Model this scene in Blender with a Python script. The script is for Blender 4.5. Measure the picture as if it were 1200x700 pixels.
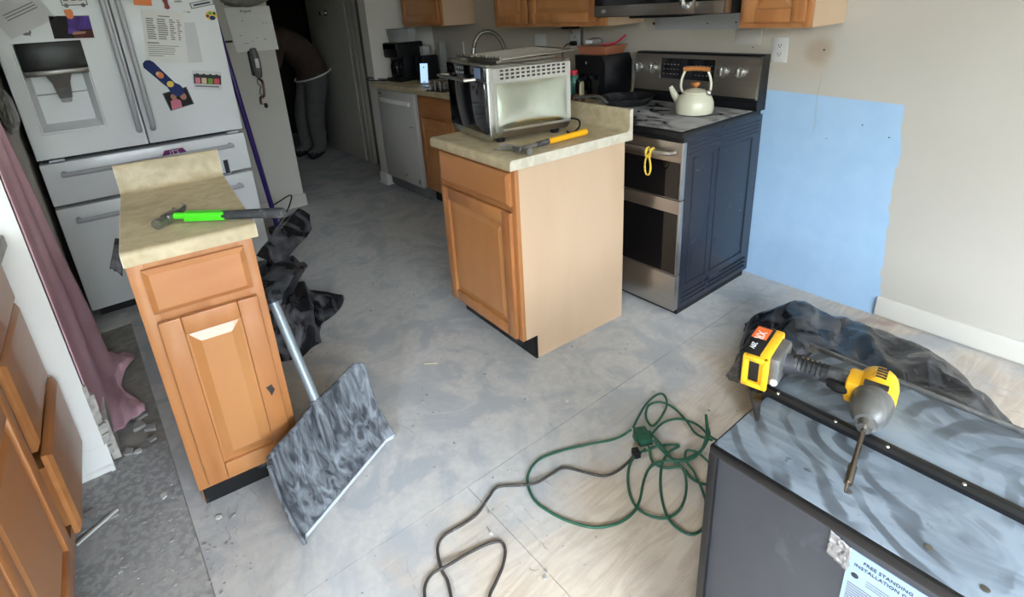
import bpy, bmesh, math, random
from mathutils import Vector, Matrix, noise
random.seed(7)
PI = math.pi
SC = bpy.context.scene
COL = SC.collection
for o in list(bpy.data.objects): bpy.data.objects.remove(o, do_unlink=True)

# ------------------------------------------------------------------ camera
cd = bpy.data.cameras.new('camera'); cam = bpy.data.objects.new('camera', cd); COL.objects.link(cam)
cd.sensor_fit = 'HORIZONTAL'; cd.sensor_width = 36.0
cd.lens = 645.29 * 36.0 / 1200.0
cd.shift_y = -100.0 / 1200.0            # the frame is the lower part of a taller exposure
cd.clip_start = 0.02
yaw, pit, rol = -.9072, .3584, .0564
f = Vector((math.sin(yaw) * math.cos(pit), math.cos(yaw) * math.cos(pit), -math.sin(pit)))
r = Vector((math.cos(yaw), -math.sin(yaw), 0)); d = f.cross(r)
rr = r * math.cos(rol) + d * math.sin(rol); dd = -r * math.sin(rol) + d * math.cos(rol)
m = Matrix((rr, -dd, -f)).transposed().to_4x4(); m.translation = Vector((1.35, -2.697, 1.4494))
cam.matrix_world = m
SC.camera = cam

# ------------------------------------------------------------------ world, daylight, exposure
w = bpy.data.worlds.new('world'); SC.world = w; w.use_nodes = True
bg = w.node_tree.nodes['Background']; bg.inputs[0].default_value = (.79, .895, 1.0, 1)
_n = w.node_tree.nodes; _l = w.node_tree.links     # standard overcast sky: zenith three times as bright as the horizon
_t = _n.new('ShaderNodeTexCoord'); _s = _n.new('ShaderNodeSeparateXYZ'); _l.new(_t.outputs['Generated'], _s.inputs[0])
_m = _n.new('ShaderNodeMath'); _m.operation = 'MULTIPLY_ADD'; _m.inputs[1].default_value = 2 / 3; _m.inputs[2].default_value = 1 / 3; _m.use_clamp = True; _l.new(_s.outputs[2], _m.inputs[0])
_k = _n.new('ShaderNodeMath'); _k.operation = 'MULTIPLY'; _k.inputs[1].default_value = 105.0; _l.new(_m.outputs[0], _k.inputs[0]); _l.new(_k.outputs[0], bg.inputs[1])
def portal(name, loc, rot, sx, sy):     # guides sampling of the sky through an opening; gives no light of its own
    l = bpy.data.lights.new(name, 'AREA'); l.shape = 'RECTANGLE'; l.size = sx; l.size_y = sy; l.cycles.is_portal = True
    o = bpy.data.objects.new(name, l); COL.objects.link(o); o.location = loc; o.rotation_euler = rot
portal('portal_patio_door', (3.79, -2.7, 1.07), (0, math.radians(90), 0), 2.1, 2.4)
portal('portal_rear_window', (2.45, -4.56, 1.55), (math.radians(90), 0, 0), .9, 1.1)
SC.view_settings.view_transform = 'Standard'; SC.view_settings.look = 'None'
SC.view_settings.gamma = 1.0; SC.view_settings.use_curve_mapping = False
SC.view_settings.exposure = 0.0

# ------------------------------------------------------------------ materials
def lin(c):
    c = c / 255.0
    return c / 12.92 if c <= .04045 else ((c + .055) / 1.055) ** 2.4
def rgb(t): return (lin(t[0]), lin(t[1]), lin(t[2]), 1.0)
MATS = {}
def mat(name, col, rough=.5, metal=0., var=.0, col2=None, scale=6., stretch=(1, 1, 1), bump=0., bscale=None,
        dust=None, coat=0., trans=0., emit=0., alpha=1., ior=1.45, detail=4., spec=.5, lo=.35, hi=.65):
    """procedural material: two-tone noise colour, optional dust film (colour, lo, hi, scale), bump"""
    if name in MATS: return MATS[name]
    M = bpy.data.materials.new(name); M.use_nodes = True; nt = M.node_tree; N = nt.nodes; L = nt.links
    p = N['Principled BSDF']
    p.inputs['Roughness'].default_value = rough; p.inputs['Metallic'].default_value = metal
    p.inputs['Coat Weight'].default_value = coat; p.inputs['IOR'].default_value = ior
    p.inputs['Transmission Weight'].default_value = trans; p.inputs['Alpha'].default_value = alpha
    p.inputs['Specular IOR Level'].default_value = spec
    c1 = rgb(col); p.inputs['Base Color'].default_value = c1
    if emit:
        p.inputs['Emission Color'].default_value = c1; p.inputs['Emission Strength'].default_value = emit
    out = None
    if var or col2 or bump or dust:
        tc = N.new('ShaderNodeTexCoord'); mp = N.new('ShaderNodeMapping'); L.new(tc.outputs['Object'], mp.inputs['Vector'])
        mp.inputs['Scale'].default_value = stretch
    if var or col2:
        nz = N.new('ShaderNodeTexNoise'); nz.inputs['Scale'].default_value = scale; nz.inputs['Detail'].default_value = detail
        nz.inputs['Distortion'].default_value = .6
        L.new(mp.outputs[0], nz.inputs['Vector'])
        rp = N.new('ShaderNodeValToRGB'); L.new(nz.outputs['Fac'], rp.inputs[0])
        c2 = rgb(col2) if col2 else tuple(v * (1 - var) for v in c1[:3]) + (1,)
        rp.color_ramp.elements[0].position = lo; rp.color_ramp.elements[0].color = c2
        rp.color_ramp.elements[1].position = hi; rp.color_ramp.elements[1].color = c1
        out = rp.outputs[0]
    if dust:
        dc, lo2, hi2, ds = dust[:4]
        nd = N.new('ShaderNodeTexNoise'); nd.inputs['Scale'].default_value = ds; nd.inputs['Detail'].default_value = 7
        nd.inputs['Distortion'].default_value = 1.2
        if len(dust) > 4:
            md_ = N.new('ShaderNodeMapping'); md_.inputs['Scale'].default_value = dust[4]; L.new(tc.outputs['Object'], md_.inputs[0]); L.new(md_.outputs[0], nd.inputs['Vector'])
        else: L.new(tc.outputs['Object'], nd.inputs['Vector'])
        mr = N.new('ShaderNodeMapRange'); L.new(nd.outputs['Fac'], mr.inputs[0])
        mr.inputs[1].default_value = lo2; mr.inputs[2].default_value = hi2
        mx = N.new('ShaderNodeMix'); mx.data_type = 'RGBA'; L.new(mr.outputs[0], mx.inputs[0])
        if out: L.new(out, mx.inputs[6])
        else: mx.inputs[6].default_value = c1
        mx.inputs[7].default_value = rgb(dc); out = mx.outputs[2]
        m2 = N.new('ShaderNodeMix'); L.new(mr.outputs[0], m2.inputs[0]); m2.inputs[2].default_value = rough; m2.inputs[3].default_value = .8
        L.new(m2.outputs[0], p.inputs['Roughness'])
    if out: L.new(out, p.inputs['Base Color'])
    if bump:
        nb = N.new('ShaderNodeTexNoise'); nb.inputs['Scale'].default_value = bscale or scale * 3; nb.inputs['Detail'].default_value = 6
        L.new(mp.outputs[0], nb.inputs['Vector'])
        b = N.new('ShaderNodeBump'); b.inputs['Strength'].default_value = bump; b.inputs['Distance'].default_value = .01
        L.new(nb.outputs['Fac'], b.inputs['Height']); L.new(b.outputs[0], p.inputs['Normal'])
    MATS[name] = M
    return M

# small node-graph helper for the bespoke surfaces (floor, back wall, dusty top)
class G:
    def __init__(s, name):
        s.M = bpy.data.materials.new(name); s.M.use_nodes = True; s.N = s.M.node_tree.nodes; s.L = s.M.node_tree.links
        s.p = s.N['Principled BSDF']; s.tc = s.N.new('ShaderNodeTexCoord')
        sp = s.N.new('ShaderNodeSeparateXYZ'); s.L.new(s.tc.outputs['Object'], sp.inputs[0]); s.x, s.y, s.z = sp.outputs
        MATS[name] = s.M
    def put(s, sock, v):
        if hasattr(v, 'is_output'): s.L.new(v, sock)
        else: sock.default_value = v
    def mp(s, sc, rot=(0, 0, 0), loc=(0, 0, 0)):
        n = s.N.new('ShaderNodeMapping'); n.inputs['Scale'].default_value = sc; n.inputs['Rotation'].default_value = rot; n.inputs['Location'].default_value = loc
        s.L.new(s.tc.outputs['Object'], n.inputs[0]); return n.outputs[0]
    def noise(s, scale, detail=4, dist=0., vec=None, rough=.5):
        n = s.N.new('ShaderNodeTexNoise'); n.inputs['Scale'].default_value = scale; n.inputs['Detail'].default_value = detail
        n.inputs['Distortion'].default_value = dist; n.inputs['Roughness'].default_value = rough
        s.L.new(vec or s.tc.outputs['Object'], n.inputs['Vector']); return n.outputs['Fac']
    def math(s, op, a, b=0., c=0., clamp=False):
        n = s.N.new('ShaderNodeMath'); n.operation = op; n.use_clamp = clamp
        s.put(n.inputs[0], a); s.put(n.inputs[1], b); s.put(n.inputs[2], c); return n.outputs[0]
    def rng(s, v, a, b, c=0., d=1., smooth=True):
        n = s.N.new('ShaderNodeMapRange'); n.interpolation_type = 'SMOOTHSTEP' if smooth else 'LINEAR'
        s.put(n.inputs[0], v)
        for i, q in enumerate((a, b, c, d)): s.put(n.inputs[i + 1], q)
        return n.outputs[0]
    def mix(s, fac, a, b):
        n = s.N.new('ShaderNodeMix'); n.data_type = 'RGBA'; s.put(n.inputs[0], fac)
        s.put(n.inputs[6], a if hasattr(a, 'is_output') else rgb(a)); s.put(n.inputs[7], b if hasattr(b, 'is_output') else rgb(b)); return n.outputs[2]
    def fmix(s, fac, a, b):
        n = s.N.new('ShaderNodeMix'); s.put(n.inputs[0], fac); s.put(n.inputs[2], a); s.put(n.inputs[3], b); return n.outputs[0]
    def bump(s, h, st=.3, di=.01):
        b = s.N.new('ShaderNodeBump'); b.inputs['Strength'].default_value = st; b.inputs['Distance'].default_value = di
        s.put(b.inputs['Height'], h); s.L.new(b.outputs[0], s.p.inputs['Normal'])
    def col(s, v): s.put(s.p.inputs['Base Color'], v)
    def rough(s, v): s.put(s.p.inputs['Roughness'], v)

# plywood subfloor: warm grain, thin-set dust film, scraper gouges
g = G('plywood')
gr = g.noise(1.0, 5, 2.2, g.mp((16, 2.6, 1)), .6); gr2 = g.noise(1.0, 3, 1.0, g.mp((70, 5, 1)))
wood = g.mix(g.rng(gr, .36, .62), (184, 164, 142), (206, 190, 170))
wood = g.mix(g.math('MULTIPLY', g.rng(gr2, .58, .78), .22), wood, (156, 126, 102))
kn = g.noise(2.3, 2, .4); wood = g.mix(g.rng(kn, .70, .78), wood, (140, 92, 66))
ramp = g.rng(g.math('ADD', g.x, g.math('MULTIPLY', g.y, -.04)), .78, -.10)
ramp2 = g.rng(g.y, -1.2, -.3)
dn = g.noise(1.7, 6, .8, None, .62)
dm = g.math('ADD', g.math('ADD', g.math('MULTIPLY', ramp, .62), g.math('MULTIPLY', ramp2, .06)), g.math('MULTIPLY', g.math('SUBTRACT', dn, .5), 1.7))
dm = g.rng(dm, -.12, .50, .22, .97)
fine = g.noise(30, 6, .5); dustc = g.mix(g.rng(fine, .35, .66), (180, 181, 182), (190, 190, 190))
dustc = g.mix(g.rng(g.noise(3.2, 6, 1.4, None, .6), .44, .62), dustc, (164, 168, 174))
go = g.noise(1.0, 6, 4.0, g.mp((5, 12, 1), (0, 0, .5)), .62); ge = g.math('MULTIPLY', g.rng(go, .60, .69), g.rng(g.noise(2.1, 4, .6), .42, .60))
base = g.mix(dm, wood, dustc); base = g.mix(g.math('MULTIPLY', ge, .25), base, (138, 136, 134)); g.col(base); g.rough(.82)
h = g.math('ADD', g.math('MULTIPLY', fine, .25), g.math('MULTIPLY', ge, 1.0)); h = g.math('ADD', h, g.math('MULTIPLY', gr, .35))
g.bump(h, .45, .006)
g = G('cement_board_dust')
a = g.noise(4, 7, .9); b = g.noise(46, 5, .3); c = g.noise(1., 3, .5, g.mp((60, 10, 1)))
g.col(g.mix(g.rng(b, .42, .6), g.mix(g.rng(a, .4, .62), (138, 139, 141), (156, 156, 157)), (164, 164, 164))); g.rough(.9)
g.bump(g.math('ADD', b, g.math('MULTIPLY', g.rng(c, .5, .6), .15)), .4, .005)
mat('subfloor_gap', (150, 146, 140), .9, var=.3, scale=20)

# back wall: greige paint, bare pale blue patch where a unit stood, water stain
g = G('back_wall_paint')
n1 = g.noise(1.3, 4, .3); n2 = g.noise(9, 4, .4); n3 = g.noise(40, 3)
paint = g.mix(g.rng(n1, .35, .65), (185, 180, 171), (190, 185, 177))
edge = g.math('ADD', g.math('MULTIPLY', g.math('SUBTRACT', n2, .5), .05), g.math('MULTIPLY', g.z, .045))
edge = g.math('ADD', g.x, edge)
mb_ = g.math('MULTIPLY', g.rng(edge, .637, .627), g.rng(g.math('ADD', g.z, g.math('MULTIPLY', g.x, .034)), 1.004, 1.000))
mb_ = g.math('MULTIPLY', mb_, g.rng(g.x, -.8, -.79))
blue = g.mix(g.rng(n2, .3, .7), (160, 193, 226), (166, 198, 229))
wc = g.mix(mb_, paint, blue)
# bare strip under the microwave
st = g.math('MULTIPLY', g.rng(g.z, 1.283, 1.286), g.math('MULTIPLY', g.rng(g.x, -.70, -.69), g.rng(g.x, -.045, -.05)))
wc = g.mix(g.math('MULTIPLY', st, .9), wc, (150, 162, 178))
# older paint tone in the shadow of a removed unit
old = g.math('MULTIPLY', g.rng(g.x, .30, .22), g.rng(g.z, 1.02, 1.12)); wc = g.mix(g.math('MULTIPLY', old, .35), wc, (186, 170, 146))
dx = g.math('SUBTRACT', g.x, .215); dz = g.math('SUBTRACT', g.z, 1.185)
ds = g.math('SQRT', g.math('ADD', g.math('MULTIPLY', dx, dx), g.math('MULTIPLY', dz, dz)))
ds = g.math('ADD', ds, g.math('MULTIPLY', g.math('SUBTRACT', n2, .5), .06))
wc = g.mix(g.math('MULTIPLY', g.rng(ds, .085, .03), .36), wc, (150, 112, 66))
dr = g.math('MULTIPLY', g.rng(g.math('ABSOLUTE', g.math('ADD', g.math('SUBTRACT', g.x, .235), g.math('MULTIPLY', g.math('SUBTRACT', n2, .5), .05))), .006, .002), g.math('MULTIPLY', g.rng(g.z, .80, .83), g.rng(g.z, 1.12, 1.06)))
wc = g.mix(g.math('MULTIPLY', dr, .18), wc, (150, 128, 96))
g.col(wc); g.rough(.75); g.bump(n3, .06, .004)

mat('sky_screen', (58, 66, 44), .95, var=.4, scale=3, bump=.6)  # dark green for the added screens that cut off the low sky
mat('lawn', (86, 88, 70), .95, var=.3, scale=2)
mat('wall_paint', (200, 196, 189), .8, var=.05, scale=2, bump=.05, bscale=60)
mat('ceiling_paint', (226, 222, 214), .9, var=.03, scale=3, bump=.1, bscale=90)
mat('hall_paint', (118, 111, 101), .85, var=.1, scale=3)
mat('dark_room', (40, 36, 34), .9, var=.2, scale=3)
mat('white_paint', (236, 236, 234), .5, var=.04, scale=4, bump=.03)
mat('grey_white', (190, 184, 176), .7, var=.06, scale=3)
mat('door_paint', (168, 165, 154), .55, var=.06, scale=3)
mat('plaster_break', (196, 192, 186), .95, var=.35, scale=30, bump=.5)
mat('oak', (180, 125, 77), .38, col2=(160, 102, 58), scale=1.0, stretch=(9, 9, 1.6), bump=.04, bscale=6, coat=.25, lo=.36, hi=.64, detail=6)
mat('oak_across', (180, 125, 77), .38, col2=(163, 104, 60), scale=1.0, stretch=(1.6, 9, 9), bump=.04, bscale=6, coat=.25, lo=.3, hi=.72, detail=6)
mat('oak_panel', (182, 128, 80), .36, col2=(170, 114, 67), scale=1.0, stretch=(7, 7, 1.2), coat=.25, lo=.3, hi=.75, detail=5)
mat('side_laminate', (200, 173, 146), .42, col2=(193, 165, 137), scale=1.2, stretch=(3, 3, 1), bump=.02)
mat('dark_edge', (60, 38, 24), .6, var=.3)
mat('toe_black', (22, 22, 24), .5, var=.3, dust=((110, 110, 112), .55, .8, 9))
mat('laminate_top', (190, 176, 146), .42, col2=(172, 156, 124), scale=26, bump=.02, detail=6, dust=((158, 146, 120), .52, .74, 3))
mat('laminate_edge', (208, 202, 186), .45, col2=(192, 184, 166), scale=30)
mat('granite_brown', (132, 110, 84), .3, col2=(66, 52, 40), scale=60, detail=5)
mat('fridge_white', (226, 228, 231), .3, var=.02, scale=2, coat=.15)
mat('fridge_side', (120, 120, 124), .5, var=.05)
mat('fridge_handle', (176, 178, 184), .3, .1)
mat('gasket', (34, 34, 36), .6, var=.2)
mat('dispenser_black', (14, 14, 17), .35, var=.1)
mat('dispenser_grey', (150, 150, 156), .35, var=.04)
mat('dispenser_metal', (120, 116, 112), .3, .7)
mat('clear_plastic', (225, 230, 232), .08, trans=.85, ior=1.2)
mat('stainless', (190, 184, 178), .32, 1.0, var=.1, scale=1, stretch=(1, 1, 60))
mat('stainless_bright', (196, 198, 196), .26, 1.0, var=.06, scale=1, stretch=(60, 60, 2))
mat('mirror_steel', (196, 204, 194), .2, 1.0, var=.08, scale=14)
mat('stainless_dark', (168, 161, 155), .38, 1.0, var=.1, scale=1, stretch=(1, 1, 60))
mat('chrome', (210, 210, 210), .12, 1.0, var=.05)
mat('steel_wire', (130, 124, 116), .35, .9, var=.2, scale=40)
mat('black_glass', (10, 10, 13), .08, coat=.3)
mat('black_enamel', (36, 40, 52), .26, dust=((96, 98, 106), .66, .95, 9))
mat('black_satin', (20, 20, 23), .4, var=.2)
mat('cooktop_glass', (16, 16, 19), .15, dust=((186, 186, 188), .34, .58, 7))
mat('knob_silver', (196, 194, 190), .25, .9)
mat('enamel_cream', (216, 213, 190), .22, var=.04, coat=.4)
mat('warm_wood', (190, 122, 66), .45, var=.25, scale=4, stretch=(8, 2, 2))
mat('pan_black', (30, 30, 32), .3, var=.3, dust=((96, 96, 98), .5, .85, 10))  # dust film, lightened to paint a sheen into the bowl
mat('rope_yellow', (228, 190, 70), .7, var=.25, scale=60)
mat('rubber_black', (16, 16, 18), .6, var=.2)
mat('grip_dark', (52, 54, 58), .6, var=.25, dust=((120, 120, 120), .5, .8, 25))
mat('hammer_steel', (150, 148, 145), .38, .85, var=.3, scale=20)
mat('grip_green', (80, 222, 40), .45, var=.12)
mat('grip_yellow', (244, 178, 28), .4, var=.08)
mat('tool_yellow', (244, 186, 36), .42, col2=(196, 140, 36), scale=25, lo=.28, hi=.45)
mat('tool_grey', (118, 118, 118), .35, .6, dust=((150, 150, 150), .5, .8, 30))
mat('tool_orange', (238, 110, 48), .5, var=.1)
mat('white_mark', (225, 228, 230), .5, var=.05)
mat('bit_steel', (150, 140, 130), .25, 1.0, var=.1)
mat('bag_plastic', (26, 27, 32), .26, var=.3, scale=5, dust=((104, 106, 112), .48, .82, 9), bump=.2, bscale=18)
mat('bag_grey', (120, 116, 110), .3, var=.4, scale=20)
mat('shovel_plastic', (56, 60, 68), .55, var=.3, scale=9, dust=((134, 140, 148), .38, .74, 4, (8, 8, 1.3)), bump=.12)
mat('shovel_edge', (184, 190, 198), .45, 0., var=.1)
mat('shovel_handle', (138, 148, 156), .4, .35, var=.1, scale=12)
mat('cord_green', (36, 86, 66), .5, var=.15, scale=30, dust=((120, 140, 130), .62, .85, 20))
mat('cord_dark', (62, 58, 56), .6, var=.2, scale=30, dust=((120, 118, 114), .6, .85, 20))
mat('pink_cloth', (214, 174, 187), .9, col2=(200, 160, 174), scale=5, bump=.1, bscale=120)
mat('fabric_brown', (74, 58, 50), .9, var=.15, scale=12, bump=.2)
mat('fabric_grey', (92, 91, 90), .9, var=.15, scale=12, bump=.2)
mat('skin', (170, 120, 96), .6, var=.06)
mat('hair', (40, 30, 24), .7, var=.3, scale=40)
mat('paper', (228, 226, 224), .8, var=.04, scale=4)
mat('paper_grey', (208, 208, 210), .8, var=.05, scale=4)
mat('ink', (126, 126, 130), .8, var=.1)
mat('ink_dark', (44, 46, 54), .7, var=.1)
mat('photo_dark', (38, 32, 34), .75, var=.3, scale=20)
mat('photo_purple', (96, 72, 168), .75, col2=(66, 44, 96), scale=14)
mat('photo_skin', (176, 128, 108), .75, var=.1)
mat('photo_pink', (206, 120, 140), .75, var=.15)
mat('photo_brown', (92, 50, 40), .75, var=.2)
mat('magnet_orange', (226, 120, 40), .4, var=.06)
mat('magnet_blue', (30, 48, 104), .75, var=.15)
mat('magnet_yellow', (222, 190, 60), .4, var=.1)
mat('magnet_purple', (120, 32, 110), .4, var=.1)
mat('magnet_red', (130, 26, 34), .4, var=.2)
mat('magnet_green', (110, 150, 50), .4, var=.1)
mat('magnet_cream', (206, 190, 150), .4, var=.1)
mat('pole_purple', (54, 36, 110), .3, var=.1)
mat('dishwasher_white', (190, 188, 184), .35, var=.04)
mat('plastic_teal', (96, 156, 146), .2, trans=.3, var=.1)
mat('plastic_red', (196, 50, 70), .4, var=.06)
mat('plastic_copper', (168, 104, 76), .4, var=.12)
mat('cream_board', (206, 196, 160), .6, var=.1)
mat('screen_lit', (176, 210, 246), .3, emit=1.0)
mat('screen_ink', (60, 80, 120), .3, emit=.15)
mat('window_glass', (235, 240, 242), .02, alpha=.12)
mat('outlet_white', (208, 206, 202), .4, var=.03)
mat('slot_dark', (46, 42, 40), .6, var=.1)
mat('rubble', (172, 170, 168), .95, col2=(142, 140, 140), scale=18, bump=.4)
mat('rubble_white', (206, 206, 204), .9, var=.1, scale=12)
mat('foil', (165, 165, 168), .35, .6, var=.2, scale=30, bump=.8, bscale=60)
mat('label_blue', (150, 174, 206), .5, var=.03)
mat('label_shade', (116, 138, 172), .5, var=.03)
mat('box_face', (66, 68, 75), .5, col2=(59, 61, 68), scale=6, dust=((118, 120, 128), .62, .9, 5), bump=.03)
# dusty lid of the appliance: grey dust wiped in arcs
g = G('dusty_lid')
nn = g.noise(3.2, 5, .8); n2 = g.noise(24, 5, 1.5); n4 = g.noise(1., 5, 1.5, g.mp((6, 16, 1), (0, 0, -.5)))
def arc_dist(cx, cy):
    a = g.math('SUBTRACT', g.x, cx); b = g.math('SUBTRACT', g.y, cy)
    return g.math('SQRT', g.math('ADD', g.math('MULTIPLY', a, a), g.math('MULTIPLY', b, b)))
w1 = g.math('SINE', g.math('ADD', g.math('MULTIPLY', arc_dist(.17, .20), 130.), g.math('MULTIPLY', nn, 22.)))
w2 = g.math('SINE', g.math('ADD', g.math('MULTIPLY', arc_dist(.42, .30), 115.), g.math('MULTIPLY', nn, 20.)))
p1 = g.rng(g.noise(5., 3, .5), .42, .60); p2 = g.rng(g.noise(4., 3, .5, g.mp((1, 1, 1), (0, 0, 0), (3, 5, 0))), .46, .60)
dk = g.math('MAXIMUM', g.math('MULTIPLY', g.rng(w1, .1, .7), p1), g.math('MULTIPLY', g.rng(w2, .0, .7), p2))
dk = g.math('MAXIMUM', dk, g.math('MULTIPLY', g.rng(n2, .60, .70), g.rng(nn, .48, .60)))
dk = g.math('MULTIPLY', dk, .7); lc = g.mix(g.rng(n4, .35, .65), (106, 117, 129), (130, 142, 155))
g.col(g.mix(dk, lc, (52, 56, 63))); g.rough(g.fmix(dk, .62, .40)); g.bump(n2, .05, .003)

# ------------------------------------------------------------------ mesh builder
class MB:
    def __init__(s): s.bm = bmesh.new()
    def box(s, x0, x1, y0, y1, z0, z1, bev=0., M=None):
        vs = [s.bm.verts.new((x, y, z)) for x in (x0, x1) for y in (y0, y1) for z in (z0, z1)]
        fs = [(0, 1, 3, 2), (4, 6, 7, 5), (0, 4, 5, 1), (2, 3, 7, 6), (0, 2, 6, 4), (1, 5, 7, 3)]
        F = [s.bm.faces.new([vs[i] for i in q]) for q in fs]
        if M is not None:
            for v in vs: v.co = M @ v.co
        if bev:
            es = list({e for q in F for e in q.edges})
            bmesh.ops.bevel(s.bm, geom=es, offset=bev, segments=2, affect='EDGES', profile=.5)
        return s
    def prism(s, poly, axis, h0, h1, bev=0.):
        """polygon extruded along an axis; poly is (y,z) for x, (x,z) for y, (x,y) for z"""
        def mk(a, b, h): return {'x': (h, a, b), 'y': (a, h, b), 'z': (a, b, h)}[axis]
        A = [s.bm.verts.new(mk(a, b, h0)) for a, b in poly]; B = [s.bm.verts.new(mk(a, b, h1)) for a, b in poly]
        n = len(poly); F = [s.bm.faces.new(A), s.bm.faces.new(B[::-1])]
        for i in range(n): F.append(s.bm.faces.new((A[i], B[i], B[(i + 1) % n], A[(i + 1) % n])))
        bmesh.ops.recalc_face_normals(s.bm, faces=F)
        if bev:
            es = list({e for q in F for e in q.edges})
            bmesh.ops.bevel(s.bm, geom=es, offset=bev, segments=2, affect='EDGES', profile=.5)
        return s
    def loft(s, rings, closed=True, caps=True):
        R = [[s.bm.verts.new(p) for p in q] for q in rings]; F = []
        n = len(R[0])
        for a, b in zip(R, R[1:]):
            for i in range(n if closed else n - 1): F.append(s.bm.faces.new((a[i], a[(i + 1) % n], b[(i + 1) % n], b[i])))
        if caps and closed: F.append(s.bm.faces.new(R[0][::-1])); F.append(s.bm.faces.new(R[-1]))
        bmesh.ops.recalc_face_normals(s.bm, faces=F)
        return s
    def cyl(s, p0, p1, r0, r1=None, n=16):
        p0, p1 = Vector(p0), Vector(p1); r1 = r0 if r1 is None else r1; ax = (p1 - p0).normalized()
        u = ax.orthogonal().normalized(); v = ax.cross(u)
        return s.loft([[p + (u * math.cos(t) + v * math.sin(t)) * q for t in [2 * PI * k / n for k in range(n)]] for p, q in ((p0, r0), (p1, r1))])
    def lathe(s, prof, c=(0, 0, 0), n=28):
        c = Vector(c)
        return s.loft([[c + Vector((q * math.cos(t), q * math.sin(t), z)) for t in [2 * PI * k / n for k in range(n)]] for q, z in prof])
    def tube(s, pts, r, n=8, smooth=0, closed=False):
        P = [Vector(p) for p in pts]
        if smooth:
            if isinstance(r, (list, tuple)): r = [r[min(int(i / smooth), len(r) - 1)] + (r[min(int(i / smooth) + 1, len(r) - 1)] - r[min(int(i / smooth), len(r) - 1)]) * (i % smooth) / smooth for i in range(smooth * (len(P) - 1) + 1)]
            P = spline(P, smooth, closed)
        t0 = (P[1] - P[0]).normalized(); u = t0.orthogonal().normalized(); rings = []
        for i, p in enumerate(P):
            t = (P[min(i + 1, len(P) - 1)] - P[max(i - 1, 0)]).normalized()
            u = (u - t * u.dot(t)).normalized(); v = t.cross(u)
            q = r[i] if isinstance(r, (list, tuple)) else r
            rings.append([p + (u * math.cos(a) + v * math.sin(a)) * q for a in [2 * PI * k / n for k in range(n)]])
        return s.loft(rings)
    def ball(s, c, rad, u=20, v=12, fn=None):
        c = Vector(c); rings = []
        for j in range(1, v):
            ph = PI * j / v
            rings.append([c + Vector((rad[0] * math.sin(ph) * math.cos(t), rad[1] * math.sin(ph) * math.sin(t), -rad[2] * math.cos(ph))) for t in [2 * PI * k / u for k in range(u)]])
        return s.loft(rings)
    def grid(s, fn, nu, nv):
        V = [[s.bm.verts.new(fn(i / nu, j / nv)) for j in range(nv + 1)] for i in range(nu + 1)]
        for i in range(nu):
            for j in range(nv): s.bm.faces.new((V[i][j], V[i + 1][j], V[i + 1][j + 1], V[i][j + 1]))
        return s
    def build(s, name, m, parent=None, ang=35, solid=0., sub=0, label=None):
        me = bpy.data.meshes.new(name); s.bm.to_mesh(me); s.bm.free()
        ms = m if isinstance(m, (list, tuple)) else [m]
        for q in ms: me.materials.append(MATS[q])
        for p in me.polygons: p.use_smooth = True
        me.set_sharp_from_angle(angle=math.radians(ang))
        o = bpy.data.objects.new(name, me); COL.objects.link(o)
        if parent: o.parent = parent
        if solid:
            md = o.modifiers.new('thickness', 'SOLIDIFY'); md.thickness = solid; md.offset = 0
        if sub:
            md = o.modifiers.new('smooth', 'SUBSURF'); md.levels = sub; md.render_levels = sub
        if label: o['label'] = label
        return o
def spline(P, k, closed=False):
    out = []; n = len(P)
    for i in range(n if closed else n - 1):
        g_ = lambda j: P[j % n] if closed else P[max(0, min(n - 1, j))]
        a, b, c, d_ = g_(i - 1), g_(i), g_(i + 1), g_(i + 2)
        for q in range(k):
            t = q / k
            out.append(.5 * ((2 * b) + (c - a) * t + (2 * a - 5 * b + 4 * c - d_) * t * t + (3 * b - a - 3 * c + d_) * t ** 3))
    out.append(P[0] if closed else P[-1]); return out
def thing(name, label, cat, loc=(0, 0, 0), rz=0., group=None):
    o = bpy.data.objects.new(name, None); COL.objects.link(o); o.location = loc; o.rotation_euler = (0, 0, rz)
    o.empty_display_size = .05
    return tag(o, label, cat, group)
def tag(o, label, cat, group=None):
    o['label'] = label; o['category'] = cat
    if group: o['group'] = group
    return o
def struct(o): o['kind'] = 'structure'; return o
def place(o, loc, rz=0.): o.location = loc; o.rotation_euler = (0, 0, rz); return o
def textobj(name, body, size, m, parent, loc, rot, ext=.0004, align='CENTER', shear=0.):
    cu = bpy.data.curves.new(name, 'FONT'); cu.body = body; cu.size = size; cu.extrude = ext; cu.align_x = align; cu.align_y = 'CENTER'
    cu.resolution_u = 2; cu.shear = shear
    t = bpy.data.objects.new(name + '_c', cu); COL.objects.link(t)
    bpy.context.view_layer.update()
    me = bpy.data.meshes.new_from_object(t.evaluated_get(bpy.context.evaluated_depsgraph_get()))
    bpy.data.objects.remove(t, do_unlink=True)
    me.materials.clear(); me.materials.append(MATS[m]); me.name = name
    o = bpy.data.objects.new(name, me); COL.objects.link(o); o.parent = parent; o.location = loc; o.rotation_euler = rot
    return o
def fnoise(p, s=1.): return noise.noise(Vector(p) * s)

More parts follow.
